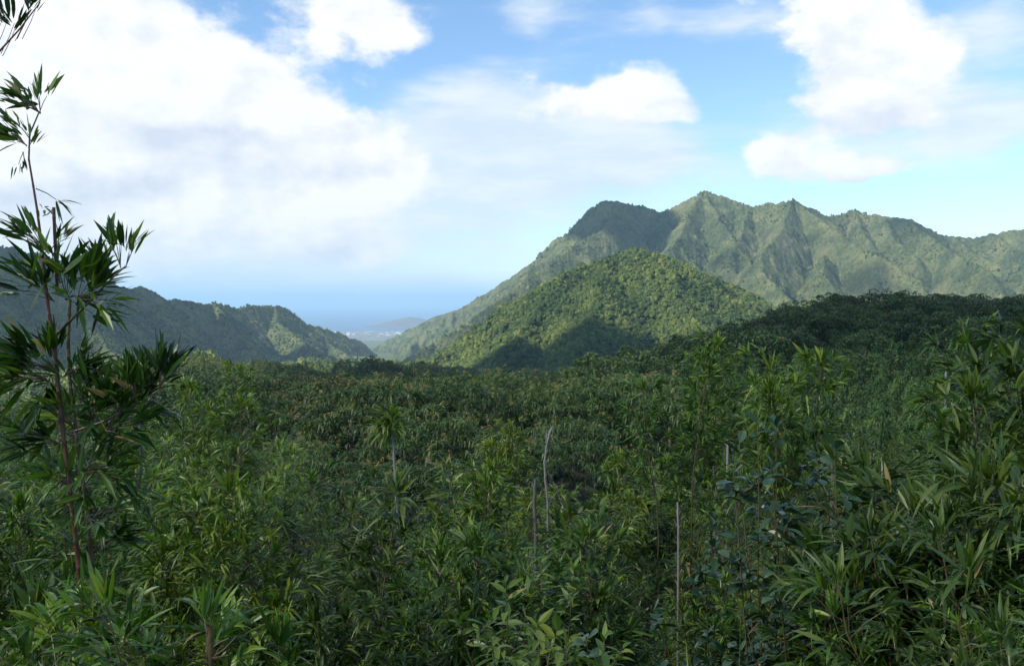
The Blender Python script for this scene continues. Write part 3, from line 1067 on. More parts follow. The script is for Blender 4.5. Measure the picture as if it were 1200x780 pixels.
# the thicket: nearest ones as single plants, the rest one mass
cand = []
for D0, D1, sp in ((2.9, 5, .62), (5, 9, .75), (9, 16, .95), (16, 30, 1.3), (30, 60, 1.9), (60, 96, 2.6)):
    X, Y = np.meshgrid(np.arange(-.95 * D1, .95 * D1, sp), np.arange(D0, D1, sp))
    X = X + rng.uniform(-.45, .45, X.shape) * sp
    Y = Y + rng.uniform(-.45, .45, Y.shape) * sp
    k = (np.abs(X) < .66 * Y + 1.6)
    cand += list(zip(X[k], Y[k]))
cand = np.array(sorted(cand, key=lambda c: c[1]))
tz = top_z(cand[:, 0], cand[:, 1])
gz = ground_z(cand[:, 0], cand[:, 1])
clump = fbm(cand[:, 0] * .33, cand[:, 1] * .28, 17, 3)
cs = np.clip(cand[:, 1] / 9, .35, 1)
hs = (tz - gz) * (1 + (np.clip((clump - .55) * 2.6, -.6, .10) + rng.normal(-.04, .07, len(cand))) * cs)
low = np.clip((cand[:, 1] - 4) / 8, 0, 1) * rng.uniform(.16, .42, len(cand))
emer = rng.random(len(cand)) < .17
hs = np.where(emer, hs * np.where(cand[:, 0] / cand[:, 1] > .30, .95, rng.uniform(1.0, 1.2, len(cand))), hs * (1 - low))
on_mound = (cand[:, 1] > 54) & (cand[:, 0] / cand[:, 1] > -.21) & (cand[:, 0] / cand[:, 1] < .17)
hs = np.where(on_mound, np.minimum(hs * .42, 2.6), hs)
hs = np.maximum(hs, .5)
inview = np.abs(cand[:, 0] / cand[:, 1]) < .56
nsingle = 0
rest = []
zone_lab = {
    0: ('bamboos along the bottom edge', 'low leafy bamboo crowded along the bottom edge of the thicket, nearest the viewer'),
    1: ('bamboos of the front thicket', 'waist-high leafy bamboo in the front thicket behind the nearest row'),
    2: ('bamboos of the middle thicket', 'leafy bamboo in the middle of the thicket below the taller bamboos'),
}
for (x, y), g0, h, iv, em in zip(cand, gz, hs, inview, emer):
    if y < 6.2 and 35 < x / y * F + 600 < 165:
        h = min(h, float(P(100, 742, y)[2]) - g0)
        if h < .45:
            continue
    if not iv or nsingle >= 262 or y > 15:
        rest.append((x, y, g0, h))
        continue
    u = x / y
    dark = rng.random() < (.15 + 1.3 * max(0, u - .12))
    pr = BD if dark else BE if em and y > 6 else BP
    s = h / 3.0
    z = 0 if y < 5 else 1 if y < 9 else 2
    w_ = max(s, .5) * rng.uniform(.85, 1.15)
    gname, lab = zone_lab[z]
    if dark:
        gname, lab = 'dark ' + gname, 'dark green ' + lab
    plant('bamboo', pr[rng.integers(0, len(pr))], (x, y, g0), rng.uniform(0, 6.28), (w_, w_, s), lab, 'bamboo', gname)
    nsingle += 1
print('single bamboos', nsingle, 'rest', len(rest))


MIXED = []
for i in range(4):
    st_, lv_ = make_shrub(560 + i, 1.3 + .2 * i, .12 + .02 * i, 6, 26, M_bamboo if i % 2 else M_bright, 'ov' if i % 2 else 'hi', .40 if i % 2 else .22, .45)
    MIXED.append((st_, lv_, 1.3 + .2 * i))
for (x, y), g0, h, iv in zip(cand, gz, hs, inview):
    if iv and 4.6 < y < 15 and not 35 < x / y * F + 600 < 165 and rng.random() < .12:
        st_, lv_, h0 = MIXED[rng.integers(0, 4)]
        x2, y2 = x + rng.uniform(-.4, .4), y + rng.uniform(-.3, .3)
        root = empty('leafy_shrub', (x2, y2, g0), rng.uniform(0, 6.28), min(1.15, h / h0 * rng.uniform(.9, 1.12)))
        tag(root, 'green leafy shrub mixed in among the bamboos of the front thicket', 'shrub', 'leafy shrubs mixed into the thicket')
        link('stem', st_, root)
        link('leaves', lv_, root)


def joined(protos):
    """one mesh per piece for the mass"""
    out_ = []
    for i, kw in protos:
        culms, fol, br = make_bamboo(i, **kw)
        for c in culms:
            br.add(np.concatenate(c.V), np.concatenate(c.Q), np.concatenate(c.A))
        out_.append(fol.mesh2('bamboo_mass_piece', M_bamboo_dark if i % 5 == 2 else M_bamboo, br, M_greystem if i % 3 == 1 else M_culm))
    return out_


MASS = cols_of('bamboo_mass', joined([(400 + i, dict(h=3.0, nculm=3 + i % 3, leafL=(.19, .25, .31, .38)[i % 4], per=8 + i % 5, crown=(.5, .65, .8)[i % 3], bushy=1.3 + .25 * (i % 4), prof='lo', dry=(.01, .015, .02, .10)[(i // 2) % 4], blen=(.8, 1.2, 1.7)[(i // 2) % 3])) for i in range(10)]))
rest = np.array(rest)
n = len(rest)
s = rest[:, 3] / 3.0
w_ = np.maximum(s, .6) * rng.uniform(.9, 1.25, n)
tag(scatter('bamboo_thicket', rest[:, :3], rng.uniform(0, 6.28, n), np.stack([w_, w_, s], 1), rng.integers(0, 10, n), MASS),
    'dense bamboo thicket filling the middle distance', kind='stuff')

# ------------------------------------------------------------------ the tall red-stemmed bamboo at the left
HD = 6.0


def Q3(px, py, dy=0.0):
    return P(px, py, HD + dy)


base = Q3(98, 735)
gz0 = float(ground_z(np.array([base[0]]), np.array([base[1]]))[0])
root = empty('tall_bamboo', (base[0], base[1], gz0))
tag(root, 'tall red-stemmed bamboo with tufts of leaves rising into the white sky', 'bamboo')
O = np.array([base[0], base[1], gz0])


def culm_part(name, pl, r0, r1, mat, dy=0.0, ground=False, sides=8):
    pts = [Q3(px, py, dy) - O for px, py in pl]
    if ground:
        pts = [np.array([pts[0][0], pts[0][1], -.05])] + pts
    # resample and add the swollen nodes
    pts = np.array(pts)
    seg = np.concatenate([[0], np.cumsum(np.linalg.norm(np.diff(pts, axis=0), axis=1))])
    L_ = seg[-1]
    tt = []
    k = 0
    while k * .16 < L_:
        tt += [k * .16 - .008, k * .16, k * .16 + .008]
        k += 1
    tt = np.clip(np.array(sorted(set(tt + [0, L_]))), 0, L_)
    tt = np.unique(tt)
    p = np.stack([np.interp(tt, seg, pts[:, i]) for i in range(3)], 1)
    rad = np.interp(tt / L_, [0, 1], [r0, r1])
    node = (np.abs((tt / .16) - np.round(tt / .16)) < .01)
    rad = rad * np.where(node, 1.18, 1.0)
    a = Acc()
    a.tube(p, rad, sides)
    link(name, a.mesh(name, mat, True), root)


culm_part('culm', [(97, 725), (92, 660), (85, 600), (78, 540), (71, 480), (66, 430), (63, 395)], .018, .013, M_redculm, 0, True)
culm_part('culm', [(107, 650), (101, 590), (90, 510), (81, 440), (80, 395), (82, 350)], .016, .011, M_culm, .12, True)
culm_part('culm', [(63, 398), (58, 370), (53, 330), (50, 300), (46, 262), (41, 230), (36, 200), (32, 176), (36, 152), (46, 131)], .012, .004, M_redculm)
culm_part('culm', [(67, 345), (66, 300), (64, 275), (63, 243)], .011, .010, M_redculm, .04)
culm_part('culm', [(64, 394), (76, 382), (92, 366), (112, 346), (130, 327), (148, 311)], .011, .004, M_culm, -.05)
culm_part('culm', [(88, 505), (118, 495), (145, 482), (166, 470), (187, 456)], .009, .004, M_culm, -.05)
HF = [  # leaf tufts: x, y of the tuft's foot, leaf direction, number, leaf length in photo pixels, spread
    (46, 132, -.7, .6, 15, 36, .45), (47, 130, .1, 1, 7, 32, .3), (36, 165, -.6, .8, 6, 30, .35), (30, 170, -1, .45, 14, 36, .4), (34, 172, .4, .6, 3, 22, .4),
    (44, 222, .4, -.3, 3, 28, .5), (47, 240, .2, -.6, 3, 22, .4), (27, 180, -.2, -1, 4, 16, .4),
    (50, 292, -.9, .5, 24, 40, .5), (58, 296, .5, .7, 10, 34, .5), (46, 285, -.9, .0, 10, 36, .4),
    (141, 312, -.3, 1, 20, 40, .5), (148, 311, .6, 1, 14, 36, .4), (128, 322, -.8, .8, 12, 36, .5),
    (78, 350, 0, .6, 40, 50, 1.1), (90, 356, .8, .5, 26, 52, .7), (62, 352, -.9, .3, 26, 56, .6), (105, 345, .3, .9, 22, 46, .6), (100, 352, 1, -.5, 8, 50, .5), (70, 330, -.2, 1, 12, 42, .5),
    (62, 436, -.9, .4, 34, 62, .6), (56, 446, -1, -.1, 34, 66, .5), (66, 425, -.2, 1, 12, 52, .5), (60, 440, -.3, -.8, 14, 50, .5), (76, 440, .8, .2, 14, 46, .6),
    (187, 456, .3, 1, 26, 50, .5), (180, 462, -.3, 1, 20, 48, .6), (160, 474, -.2, 1, 24, 52, .6), (150, 482, .6, .3, 22, 50, .6), (140, 486, -.3, .9, 20, 52, .7),
    (95, 470, .3, .9, 26, 52, .7), (108, 492, .5, .6, 30, 54, .8), (85, 500, -.8, .3, 30, 58, .7), (110, 515, .5, -.3, 30, 54, .8), (70, 520, -.8, -.1, 26, 54, .7), (125, 505, .6, .4, 26, 54, .7),
    (100, 555, .3, .2, 30, 54, .9), (82, 570, -.6, .1, 24, 52, .8), (118, 560, .8, -.2, 22, 54, .7), (105, 610, .4, .1, 22, 50, .9), (90, 640, -.5, .1, 18, 50, .8), (115, 640, .8, 0, 16, 50, .8),
]
for i, (px, py, dx, dz, n, Lp, sp) in enumerate(HF):
    ph = Acc()
    tw = Acc()
    n = int(n * (3.0 if py < 235 else 1.7 if py < 400 else 2.3))
    Lp = Lp * (1.0 if py < 400 else .86)
    dz = dz + (.15 if py < 235 else .35)
    b = Q3(px, py, rng.uniform(-.12, .12)) - O
    L_ = Lp / F * HD * 1.12
    m_ = np.array([dx, rng.uniform(-.4, .3), dz])
    # leaves stand on several short twigs
    k = max(1, n // 6)
    for j in range(k):
        dj = unit(m_ + rng.normal(0, sp * .55, 3))
        tip = b + dj * L_ * rng.uniform(.25, .8)
        tw.tube([b - dj * .01, (b + tip) / 2 + [0, 0, .008], tip], [.0035, .003, .002], 4)
        fan(ph, tip, dj, max(3, n // k), L_ * .80, sp, .15, .14, rng, .42 + (.12 if py < 330 else 0), .015)
    link('leaf_tuft', ph.mesh2('leaf_tuft', M_bright if i % 3 == 0 else M_bamboo, tw, M_culm), root)
dt = Acc()
dt.tube([Q3(178, 468) - O, Q3(188, 473) - O, Q3(199, 481) - O, Q3(207, 484) - O, Q3(214, 490) - O], [.005, .005, .004, .004, .003], 5)
dt.tube([Q3(62, 245) - O, Q3(56, 251) - O, Q3(50, 253) - O], [.004, .004, .003], 5)
tag(link('dead_twig', dt.mesh('dead_twig', M_pale), root), 'bare pale twig')

# the overhanging bamboo whose twig enters at the upper left corner
HD = 4.0
base = P(-75, 700, HD)
gz0 = float(ground_z(np.array([base[0]]), np.array([base[1]]))[0])
root = empty('overhanging_bamboo', (base[0], base[1], gz0))
tag(root, 'bamboo twig with slim dark leaves hanging into the top left corner of the sky', 'bamboo')
O = np.array([base[0], base[1], gz0])
culm_part('culm', [(-75, 690), (-70, 450), (-60, 250), (-40, 120), (-8, 68)], .016, .006, M_redculm, 0, True)
culm_part('culm', [(-8, 68), (8, 52), (24, 33), (38, 20), (47, 3)], .0045, .002, M_redculm, 0)
tw = Acc()
lf = Acc()
for px, py, dx, dz, n, Lp in ((3, 22, -.3, 1, 6, 34), (8, 26, -.7, .7, 6, 34), (17, 27, .1, 1, 6, 34), (19, 30, .7, .8, 4, 26), (34, 12, -.2, 1, 5, 30), (36, 10, .4, 1, 4, 26), (42, 10, .8, .9, 3, 20), (-3, 15, -.2, 1, 6, 32)):
    b = Q3(px, py) - O
    tw.tube([Q3(px - 16, py + 36) - O, Q3(px - 6, py + 16) - O, b], [.002, .0018, .0014], 4)
    fan(lf, b, (dx, rng.uniform(-.3, .3), dz), n, Lp / F * HD * 1.1, .35, .13, .1, rng, .3, .03)
link('leaf_tuft', lf.mesh2('leaf_tuft', M_bamboo_dark, tw, M_redculm), root)


# ------------------------------------------------------------------ broad-leaved shrubs
for i, (px, py, D, kind, lab) in enumerate([
    (888, 486, 5.3, 0, 'blue-green broad-leaved shrub with rounded leaves, tallest of its kind, before the bright-tipped bamboo'),
    (922, 500, 5.2, 0, 'blue-green broad-leaved shrub close beside the tallest one on its right'),
    (985, 520, 5.3, 0, 'blue-green shrub with upright leaves on slim stems right of the other two'),
    (838, 655, 6.2, 0, 'blue-green shrub low below the foot of the two-stemmed feathery bamboo'),
    (705, 738, 3.9, 0, 'blue-green shrub at the bottom beside the lime-green young plant'),
    (642, 728, 4.2, 1, 'lime-green young plant with upright leaves at the bottom of the thicket'),
    (690, 752, 3.6, 1, 'smaller lime-green young plant at the foot of the bottom blue-green shrub'),
    (607, 685, 5.2, 1, 'yellowish young plant left of the lime-green plant at the bottom'),
    (652, 668, 6.6, 1, 'young plant with one yellow leaf behind the lime-green plant'),
    (480, 662, 7.4, 1, 'lime-green young plant below the big-headed dark bamboo'),
    (130, 700, 5.2, 1, 'young light-green plant at the foot of the tall red-stemmed bamboo'),
]):
    p = P(px, py, D)
    z0 = float(ground_z(np.array([p[0]]), np.array([p[1]]))[0])
    h = max(p[2] - z0, .3)
    if kind == 0:
        st, lv = make_shrub(500 + i, h, .115, 4, 21)
    else:
        st, lv = make_shrub(500 + i, h, .15, 5, 27, M_lime, 'hi', .27, .35)
    nm = 'young_plant' if kind else 'broad_leaved_shrub'
    root = empty(nm, (p[0], p[1], z0), rng.uniform(0, 6.28))
    tag(root, lab, 'plant' if kind else 'shrub')
    link('stem', st, root)
    link('leaves', lv, root)


# broad-bladed grass along the bottom edge
def make_grass(seed, n=26, L=.55):
    g = np.random.default_rng(seed)
    a = Acc()
    az = g.uniform(0, 6.28, n)
    b = np.stack([np.cos(az) * .05, np.sin(az) * .05, 0 * az], 1) * g.uniform(0, 1, (n, 1))
    d = np.stack([np.cos(az), np.sin(az), g.uniform(.7, 2.6, n)], 1)
    a.blades(b, unit(d), L * g.uniform(.5, 1.15, n), .028 * g.uniform(.7, 1.4, n), g.uniform(.25, .9, n), np.clip(g.normal(.6, .2, n), 0, 1), (g.random(n) < .08) * 1.0, 'hi')
    return a.mesh('broad_grass', M_bamboo)


GR = [make_grass(600 + i) for i in range(4)]
k = 0
for px in range(-10, 1210, 38):
    D = rng.uniform(2.9, 3.5)
    py = 742 + rng.uniform(-6, 26) - max(0, px - 900) * .08
    p = P(px + rng.uniform(-12, 12), py, D)
    s = rng.uniform(.75, 1.1)
    z0 = float(ground_z(np.array([p[0]]), np.array([p[1]]))[0])
    hgt = max(p[2] - z0, .3)
    o = link('broad_grass', GR[k % 4])
    o.location = (p[0], p[1], z0)
    o.rotation_euler = (0, 0, rng.uniform(0, 6.28))
    o.scale = (1.1, 1.1, hgt / .5)
    tag(o, 'arching broad-bladed grass clump at the very bottom of the view', 'grass clump', 'grass clumps along the bottom')
    k += 1
for px, py, D, lab in ((852, 728, 3.0, 'pair of pale lime blades sticking up at the bottom right of centre'), (455, 690, 3.6, 'clump of tall bright blades at the bottom left of centre')):
    p = P(px, py, D)
    z0 = float(ground_z(np.array([p[0]]), np.array([p[1]]))[0])
    hgt = p[2] - z0
    a = Acc()
    nb = 4 if px > 800 else 9
    a.blades(np.zeros((nb, 3)) + rng.normal(0, .03, (nb, 3)) * [1, 1, 0], unit(np.array([0, 0, 1.0]) + rng.normal(0, .22, (nb, 3))), hgt * rng.uniform(.75, 1.05, nb), .04, rng.uniform(0, .2, nb), .8, 0, 'hi')
    o = link('broad_grass', a.mesh('broad_grass', M_lime))
    o.location = (p[0], p[1], z0)
    tag(o, lab, 'grass clump')


# ------------------------------------------------------------------ bare poles and the tufted tree
def pole(name, pts, D, r0, r1, lab, cat, mat=M_pale, branches=()):
    base = P(*pts[0], D)
    z0 = base[2]
    O = base
    root = empty(name, tuple(O))
    tag(root, lab, cat)
    a = Acc()
    pp = np.array([P(x, y, D) - O for x, y in pts])
    gzz = float(ground_z(np.array([O[0]]), np.array([O[1]]))[0])
    pp = np.concatenate([[[pp[0][0], pp[0][1], gzz - O[2] - .1]], pp])
    m = 4 * len(pp)
    t = np.linspace(0, 1, m)
    ts = np.linspace(0, 1, len(pp))
    q = np.stack([np.interp(t, ts, pp[:, i]) for i in range(3)], 1) + rng.normal(0, r0 * .10, (m, 3))
    a.tube(q, np.linspace(r0, r1, m) * rng.uniform(.85, 1.15, m), 7)
    for _ in range(5):
        ti = int(rng.integers(m // 3, m - 1))
        d_ = unit(np.array([rng.normal(), rng.normal(), rng.uniform(.2, 1.2)]))
        e_ = q[ti] + d_ * r0 * rng.uniform(2.5, 9)
        a.tube([q[ti], (q[ti] + e_) / 2 + rng.normal(0, r0 * .3, 3), e_], [r1 * .45, r1 * .35, r1 * .2], 4)
    link('trunk', a.mesh('trunk', mat, True), root)
    for bl in branches:
        b = Acc()
        bp_ = np.array([P(x, y, D) - O for x, y in bl])
        b.tube(bp_, np.linspace(r1 * 1.1, r1 * .5, len(bp_)), 5)
        link('branch', b.mesh('branch', mat, True), root)
    return root, O


pole('bare_pole', [(642, 618), (642, 590), (639, 562), (638, 542), (641, 518), (647, 500)], 22, .034, .018, 'forked bare pale dead trunk standing before the drooping trees', 'dead trunk',
     branches=[[(640, 520), (643, 508), (645, 503)], [(640, 518), (641, 512), (640, 506)]])
pole('bare_pole', [(1108, 530), (1108, 480), (1109, 418)], 16, .026, .017, 'straight bare white pole beside the lime-tipped bushy bamboo', 'dead trunk', branches=[[(1109, 420), (1104, 417), (1100, 417)]])
pole('bare_pole', [(795, 660), (795, 625), (794, 588)], 11, .015, .010, 'short pale stump pole among the dark stems of the feathery bamboo', 'dead trunk')
pole('bare_pole', [(851, 600), (852, 560), (853, 508)], 24, .032, .026, 'thin pale pole left of the blue-green broad-leaved shrub', 'dead trunk')
pole('bare_pole', [(838, 600), (838, 570), (837, 545)], 24, .05, .04, 'short grey pole just left of the thin pale pole', 'dead trunk', M_greystem)
pole('bare_pole', [(975, 600), (976, 560), (974, 520)], 9, .02, .016, 'grey stem rising through the blue-green shrubs', 'dead trunk', M_greystem)
pole('bare_pole', [(158, 600), (166, 540), (164, 495)], 24, .05, .035, 'thin grey pole right of the tall red-stemmed bamboo', 'dead trunk', M_greystem)
pole('bare_pole', [(628, 620), (626, 590), (628, 560)], 20, .05, .04, 'dark grey leaning pole left of the forked bare trunk', 'dead trunk', M_greystem)
pole('red_stump', [(246, 790), (247, 760), (246, 732)], 3.6, .017, .013, 'broken brown cane stump at the bottom of the thicket', 'stump', M_culm)

rt, O = pole('tufted_tree', [(466, 605), (464, 575), (462, 540), (460, 505)], 24, .038, .03, 'slender tree with a bare pale trunk and a single tuft of leaves on top', 'tree')
cr = Acc()
c0 = P(460, 497, 24) - O
for i in range(26):
    d = unit(rng.normal(0, 1, 3) + [0, 0, .55])
    fan(cr, c0 + d * rng.uniform(.05, .34), d + [0, 0, .15], 11, .50, .6, .13, .45, rng, .6, .03)
link('crown', cr.mesh('crown', M_bright), rt)


# ------------------------------------------------------------------ trees of the middle distance
def make_mop_tree(seed, r=5.3, h=7.5, lobes=46):
    g = np.random.default_rng(seed)
    cr, tk, fl = Acc(), Acc(), Acc()
    tk.tube([[0, 0, -.5], [.1, 0, h * .3], [.0, .1, h * .62]], [.22, .18, .12], 7)
    for i in range(lobes):
        cz = 1 - (i + .3) / lobes * 1.35
        th = i * 2.4 + g.uniform(-.4, .4)
        s = math.sqrt(max(0, 1 - cz * cz))
        c = np.array([math.cos(th) * s * r, math.sin(th) * s * r, h * .50 + cz * h * .45]) * g.uniform(.9, 1.08)
        n = 120
        a = g.uniform(0, 6.28, n)
        out_ = np.array([math.cos(th) * s, math.sin(th) * s, .25])
        d = np.stack([np.cos(a), np.sin(a), g.uniform(-.2, 1.3, n)], 1) + out_ * .5
        b = c + np.stack([np.cos(a), np.sin(a), 0 * a], 1) * g.uniform(0, .75, (n, 1)) + g.normal(0, .15, (n, 3))
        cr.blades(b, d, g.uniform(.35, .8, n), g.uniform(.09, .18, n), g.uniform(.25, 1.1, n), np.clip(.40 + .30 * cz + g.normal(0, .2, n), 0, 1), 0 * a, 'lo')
        if g.random() < .8:
            for _ in range(g.integers(1, 4)):
                k = 16
                p = c + np.array([g.normal(0, .5), g.normal(0, .5), g.uniform(.3, .75)])
                cr.blades(p + g.normal(0, .06, (k, 3)), g.normal(0, 1, (k, 3)) + [0, 0, .8], g.uniform(.15, .34, k), .07, .3, .5, np.ones(k), 'lo')
    return tk.mesh('trunk', M_bark, True), cr.mesh('crown', M_mop)


def make_plume(seed, r=1.25, h=7.0, n=1300):
    g = np.random.default_rng(seed)
    cr, tk = Acc(), Acc()
    bend = np.array([g.uniform(-.6, .6), g.uniform(-.6, .6), 0])
    t = np.linspace(0, 1, 7)
    ax = np.array([0, 0, h])[None] * t[:, None] + bend * (t ** 2.2)[:, None]
    tk.tube(ax, np.linspace(.07, .02, 7), 5)
    k = n // 9
    tt = g.uniform(.28, 1.0, k)
    p = np.stack([np.interp(tt, t, ax[:, i]) for i in range(3)], 1)
    th = g.uniform(0, 6.28, k)
    rr = r * np.sqrt(g.uniform(.05, 1, k)) * np.sin(np.clip((1.03 - tt) * 2.6, 0, math.pi / 2)) * (.8 + .35 * np.sin(tt * 22 + th))
    c = p + np.stack([np.cos(th) * rr, np.sin(th) * rr, g.normal(0, .1, k) - rr * .12], 1)
    for i in range(k):
        d = np.array([math.cos(th[i]), math.sin(th[i]), .5]) + g.normal(0, .7, (9, 3))
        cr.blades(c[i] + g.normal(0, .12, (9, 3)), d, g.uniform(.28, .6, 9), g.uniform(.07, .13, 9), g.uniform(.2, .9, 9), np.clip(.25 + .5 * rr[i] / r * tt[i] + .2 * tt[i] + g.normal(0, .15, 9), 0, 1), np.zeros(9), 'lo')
    return tk.mesh('trunk', M_greystem, True), cr.mesh('crown', M_plume)


def make_round(seed, r=4.5, h=9.5, lobes=26, brown=False):
    g = np.random.default_rng(seed)
    cr, tk = Acc(), Acc()
    tk.tube([[0, 0, -.5], [.1, 0, h * .35], [.0, .1, h * .7]], [.28, .22, .12], 7)
    for i in range(4):
        th = i * 1.6 + g.uniform(0, .6)
        tk.tube([[0, 0, h * .4], [math.cos(th) * r * .4, math.sin(th) * r * .4, h * .62], [math.cos(th) * r * .7, math.sin(th) * r * .7, h * .8]], [.14, .1, .05], 5)
    for i in range(lobes):
        cz = 1 - (i + .3) / lobes * 1.15
        th = i * 2.4 + g.uniform(-.5, .5)
        s = math.sqrt(max(0, 1 - cz * cz))
        c = np.array([math.cos(th) * s * r, math.sin(th) * s * r, h * .58 + cz * h * .36]) * g.uniform(.85, 1.1)
        n = 85
        v = unit(g.normal(0, 1, (n, 3)) + [0, 0, .45])
        rl = g.uniform(.75, 1.35)
        b = c + v * rl * g.uniform(.75, 1.05, (n, 1)) * [1, 1, .7]
        d = np.cross(v, g.normal(0, 1, (n, 3))) + v * .3
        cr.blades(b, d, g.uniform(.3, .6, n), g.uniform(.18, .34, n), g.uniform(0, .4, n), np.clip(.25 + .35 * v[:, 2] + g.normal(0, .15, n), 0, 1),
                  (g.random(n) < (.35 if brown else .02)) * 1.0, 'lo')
    return tk.mesh('trunk', M_bark, True), cr.mesh('crown', M_round)


def trees(name, protos, pts, sizes, label, cat, group):
    for i, ((x, y, z), s) in enumerate(zip(pts, sizes)):
        tk, cr = protos[i % len(protos)]
        root = empty(name, (x, y, z), rng.uniform(0, 6.28), s)
        tag(root, label(i) if callable(label) else label, cat, group)
        link('trunk', tk, root)
        link('crown', cr, root)


MOP = [make_mop_tree(700 + i) for i in range(5)]
PLU = [make_plume(740 + i) for i in range(6)]
RND = [make_round(770 + i) for i in range(5)]
BRN = [make_round(790 + i, brown=True) for i in range(2)]


def wedge(pxr, Dr, cell, margin=0):
    X, Y = np.meshgrid(np.arange(-.8 * Dr[1], .8 * Dr[1], cell), np.arange(Dr[0], Dr[1], cell))
    X = X + rng.uniform(-.42, .42, X.shape) * cell
    Y = Y + rng.uniform(-.42, .42, Y.shape) * cell
    px = X / Y * F + 600
    k = (px > pxr[0]) & (px < pxr[1])
    X, Y = X[k], Y[k]
    return X, Y, ground_z(X, Y), top_z(X, Y)


def stand(name, protos, hproto, pxr, Dr, cell, label, cat, group, jit=(.85, 1.15), pick=None):
    X, Y, Zg, Zt = wedge(pxr, Dr, cell)
    if pick is not None:
        k = pick(X / Y * F + 600, Y)
        X, Y, Zg, Zt = X[k], Y[k], Zg[k], Zt[k]
    s = (Zt - Zg) * rng.uniform(*jit, len(X)) / hproto
    trees(name, protos, list(zip(X, Y, Zg)), [(a * rng.uniform(.9, 1.15), a * rng.uniform(.9, 1.15), a) for a in s], label, cat, group)
    print(name, len(X))


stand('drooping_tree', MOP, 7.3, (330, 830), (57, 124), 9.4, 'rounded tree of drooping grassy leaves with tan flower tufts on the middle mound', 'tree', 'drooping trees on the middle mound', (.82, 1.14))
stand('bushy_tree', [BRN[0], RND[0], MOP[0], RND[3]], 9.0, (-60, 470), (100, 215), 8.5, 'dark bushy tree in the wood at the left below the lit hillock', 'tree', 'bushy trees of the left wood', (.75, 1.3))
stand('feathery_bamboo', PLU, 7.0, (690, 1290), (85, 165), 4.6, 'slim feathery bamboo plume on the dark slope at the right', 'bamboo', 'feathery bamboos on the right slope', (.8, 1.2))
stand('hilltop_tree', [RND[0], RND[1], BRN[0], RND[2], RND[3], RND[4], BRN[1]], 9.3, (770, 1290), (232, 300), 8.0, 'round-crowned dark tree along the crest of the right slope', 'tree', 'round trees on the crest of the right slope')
X, Y, Zg, Zt = wedge((680, 1330), (165, 240), 4.6)
PM = cols_of('plume_piece', [c for _, c in PLU] + [RND[0][1]])
n = len(X)
s = (Zt - Zg) / 7.0 * rng.uniform(.8, 1.2, n)
tag(scatter('slope_wood', np.stack([X, Y, Zg], 1), rng.uniform(0, 6.28, n), np.stack([s * 1.1, s * 1.1, s], 1), rng.integers(0, 7, n), PM), 'dark feathery wood higher up the right slope', kind='stuff')
# the dark dome of trees at the foot of the green hill
pts, sz = [], []
for px, py, D in ((395, 440, 590), (412, 432, 600), (430, 425, 610), (442, 421, 610), (455, 425, 600), (470, 429, 600), (487, 432, 590), (500, 437, 580), (425, 436, 560), (450, 436, 560), (475, 440, 550), (510, 439, 560), (530, 438, 570), (555, 437, 570)):
    p = P(px, py, D)
    pts.append((p[0], p[1], p[2] - 13))
    sz.append(1.4)
trees('dark_tree', RND, pts, sz, 'dark round tree of the small grove before the valley mouth', 'tree', 'grove at the valley mouth')
X, Y, Zg, Zt = wedge((-80, 900), (215, 430), 7.5)
n = len(X)
MID = cols_of('mid_piece', [c for _, c in RND[:4]])
s = rng.uniform(.55, 1.2, n)
k = ~((Y > 380) & (X / Y * F + 600 < 75))
tag(scatter('valley_wood', np.stack([X, Y, Zg], 1)[k], rng.uniform(0, 6.28, n)[k], np.stack([s * 1.2, s * 1.2, s], 1)[k], rng.integers(0, 4, n)[k], MID), 'mixed wood across the near valley', kind='stuff')
forest('range_forest', (-9, 36), (2000, 3700), 9, f_range, .50, 'forest on the steep flanks of the range', lambda x, y, z: (z > floor_z(np.hypot(x, y)) + 20) & (fbm(x / 70, y / 70, 68) > .49))
forest('ridge_forest', (-34, -6), (1150, 3600), 9, f_left, .52, 'forest on the flank of the left ridge', lambda x, y, z: (z > floor_z(np.hypot(x, y)) + 10) & (fbm(x / 60, y / 60, 69) > .40))
def hill_tree(seed, tone):
    g = np.random.default_rng(seed)
    cr = Acc()
    r, lobes = 2.7, 14
    for i in range(lobes):
        cz = 1 - (i + .3) / lobes * 1.2
        th = i * 2.4 + g.uniform(-.5, .5)
        q_ = math.sqrt(max(0, 1 - cz * cz))
        c = np.array([math.cos(th) * q_ * r, math.sin(th) * q_ * r, 3.4 + cz * 2.3]) * g.uniform(.85, 1.12)
        n_ = 60
        v = unit(g.normal(0, 1, (n_, 3)) + [0, 0, .45])
        b_ = c + v * g.uniform(.6, 1.1) * g.uniform(.75, 1.05, (n_, 1))
        d = np.cross(v, g.normal(0, 1, (n_, 3))) + v * .3
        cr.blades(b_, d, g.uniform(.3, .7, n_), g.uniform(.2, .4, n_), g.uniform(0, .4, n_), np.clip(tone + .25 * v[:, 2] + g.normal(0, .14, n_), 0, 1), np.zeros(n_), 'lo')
    return cr.mesh('hill_tree', M_far)


HILLT = cols_of('hill_tree', [hill_tree(820 + i, .22 + .05 * i) for i in range(9)])
forest('hillock_forest', (-32, 16), (425, 640), 4.6, ground_z, 1.0, 'trees on the low hillocks of the near valley', lambda x, y, z: (x / y * F + 600 > 62) & (fbm(x / 40, y / 40, 67) > .33), 2.0, HILLT)  # bias picks lighter crowns, painting the hillocks as sunlit
forest('valley_forest', (-36, 20), (640, 1900), 8, ground_z, .8, 'scattered trees over the valley floor', lambda x, y, z: (fbm(x / 130, y / 130, 66) > .42) & (x / y * F + 600 < 760))

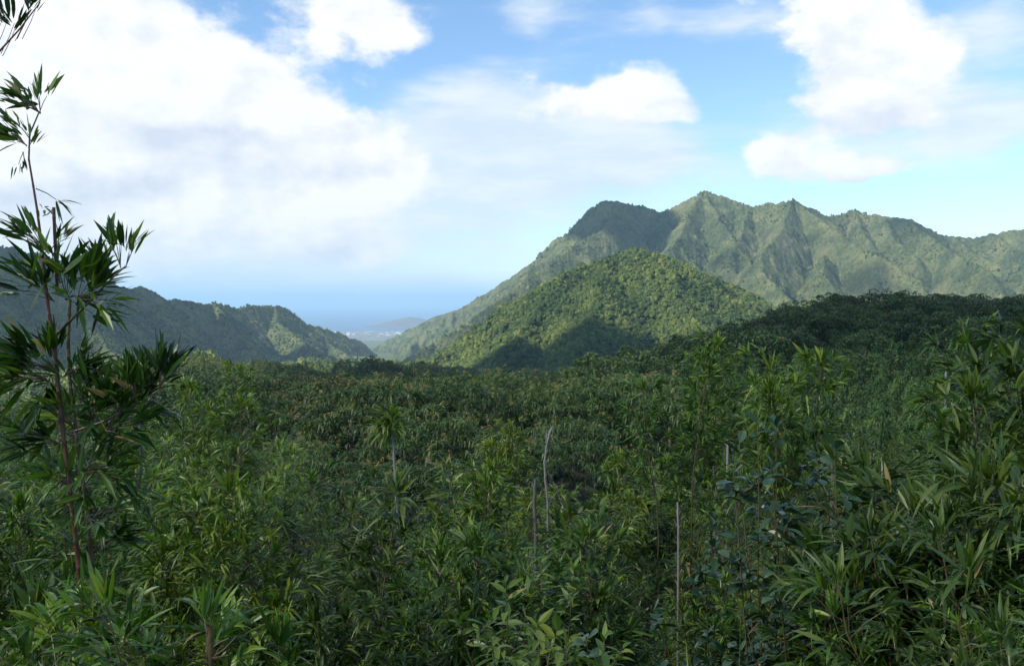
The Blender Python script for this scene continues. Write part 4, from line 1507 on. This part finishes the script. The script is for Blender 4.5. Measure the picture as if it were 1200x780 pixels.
# far-off town on the coastal plain
for i in range(22):
    px, D = rng.uniform(392, 492), rng.uniform(8200, 9600)
    x = (px - 600) / F * D
    wx, wy, hh = rng.uniform(14, 40), rng.uniform(12, 24), rng.uniform(6, 13)
    a = Acc()
    v = np.array([[sx * wx / 2, sy * wy / 2, z] for z in (0, hh) for sx, sy in ((-1, -1), (1, -1), (1, 1), (-1, 1))])
    a.add(v, [(0, 1, 5, 4), (1, 2, 6, 5), (2, 3, 7, 6), (3, 0, 4, 7)])
    r_ = np.array([[-wx * .52, -wy * .55, hh], [wx * .52, -wy * .55, hh], [wx * .52, 0, hh + 4], [-wx * .52, 0, hh + 4], [wx * .52, wy * .55, hh], [-wx * .52, wy * .55, hh]])
    a.add(r_, [(0, 1, 2, 3), (3, 2, 4, 5)])
    if i == 0:
        mw, T, out = new_mat("white_walls")
        b = T.n('ShaderNodeBsdfPrincipled')
        b.inputs['Base Color'].default_value = (.50, .49, .47, 1)
        T.link(b.outputs[0], out.inputs[0])
    o = link('building', a.mesh('building', mw))
    o.location = (x, D, float(ground_z(np.array([x]), np.array([D]))[0]) - .5)
    o.rotation_euler = (0, 0, rng.uniform(-.5, .5))
    tag(o, 'tiny pale building in the far-off town by the sea', 'building', 'buildings of the far-off town')

# ------------------------------------------------------------------ the air
hz, T, out = new_mat("haze_air")
pv = T.n('ShaderNodeVolumePrincipled')
pv.inputs['Color'].default_value = (.54, .79, 1.0, 1)
pv.inputs['Density'].default_value = 7.2e-5
pv.inputs['Anisotropy'].default_value = .1
T.link(pv.outputs[0], out.inputs['Volume'])
hz.cycles.homogeneous_volume = True
zt, zb, e = EYE + 395.0, -40.0, 66000.0
v = [(x, y, z) for z in (zb, zt) for x, y in ((-e, -e), (e, -e), (e, e), (-e, e))]
q = [(3, 2, 1, 0), (4, 5, 6, 7), (0, 1, 5, 4), (1, 2, 6, 5), (2, 3, 7, 6), (3, 0, 4, 7)]
tag(link('haze', quad_mesh('haze', v, q, hz)), 'thin blue air over the whole landscape', kind='stuff')
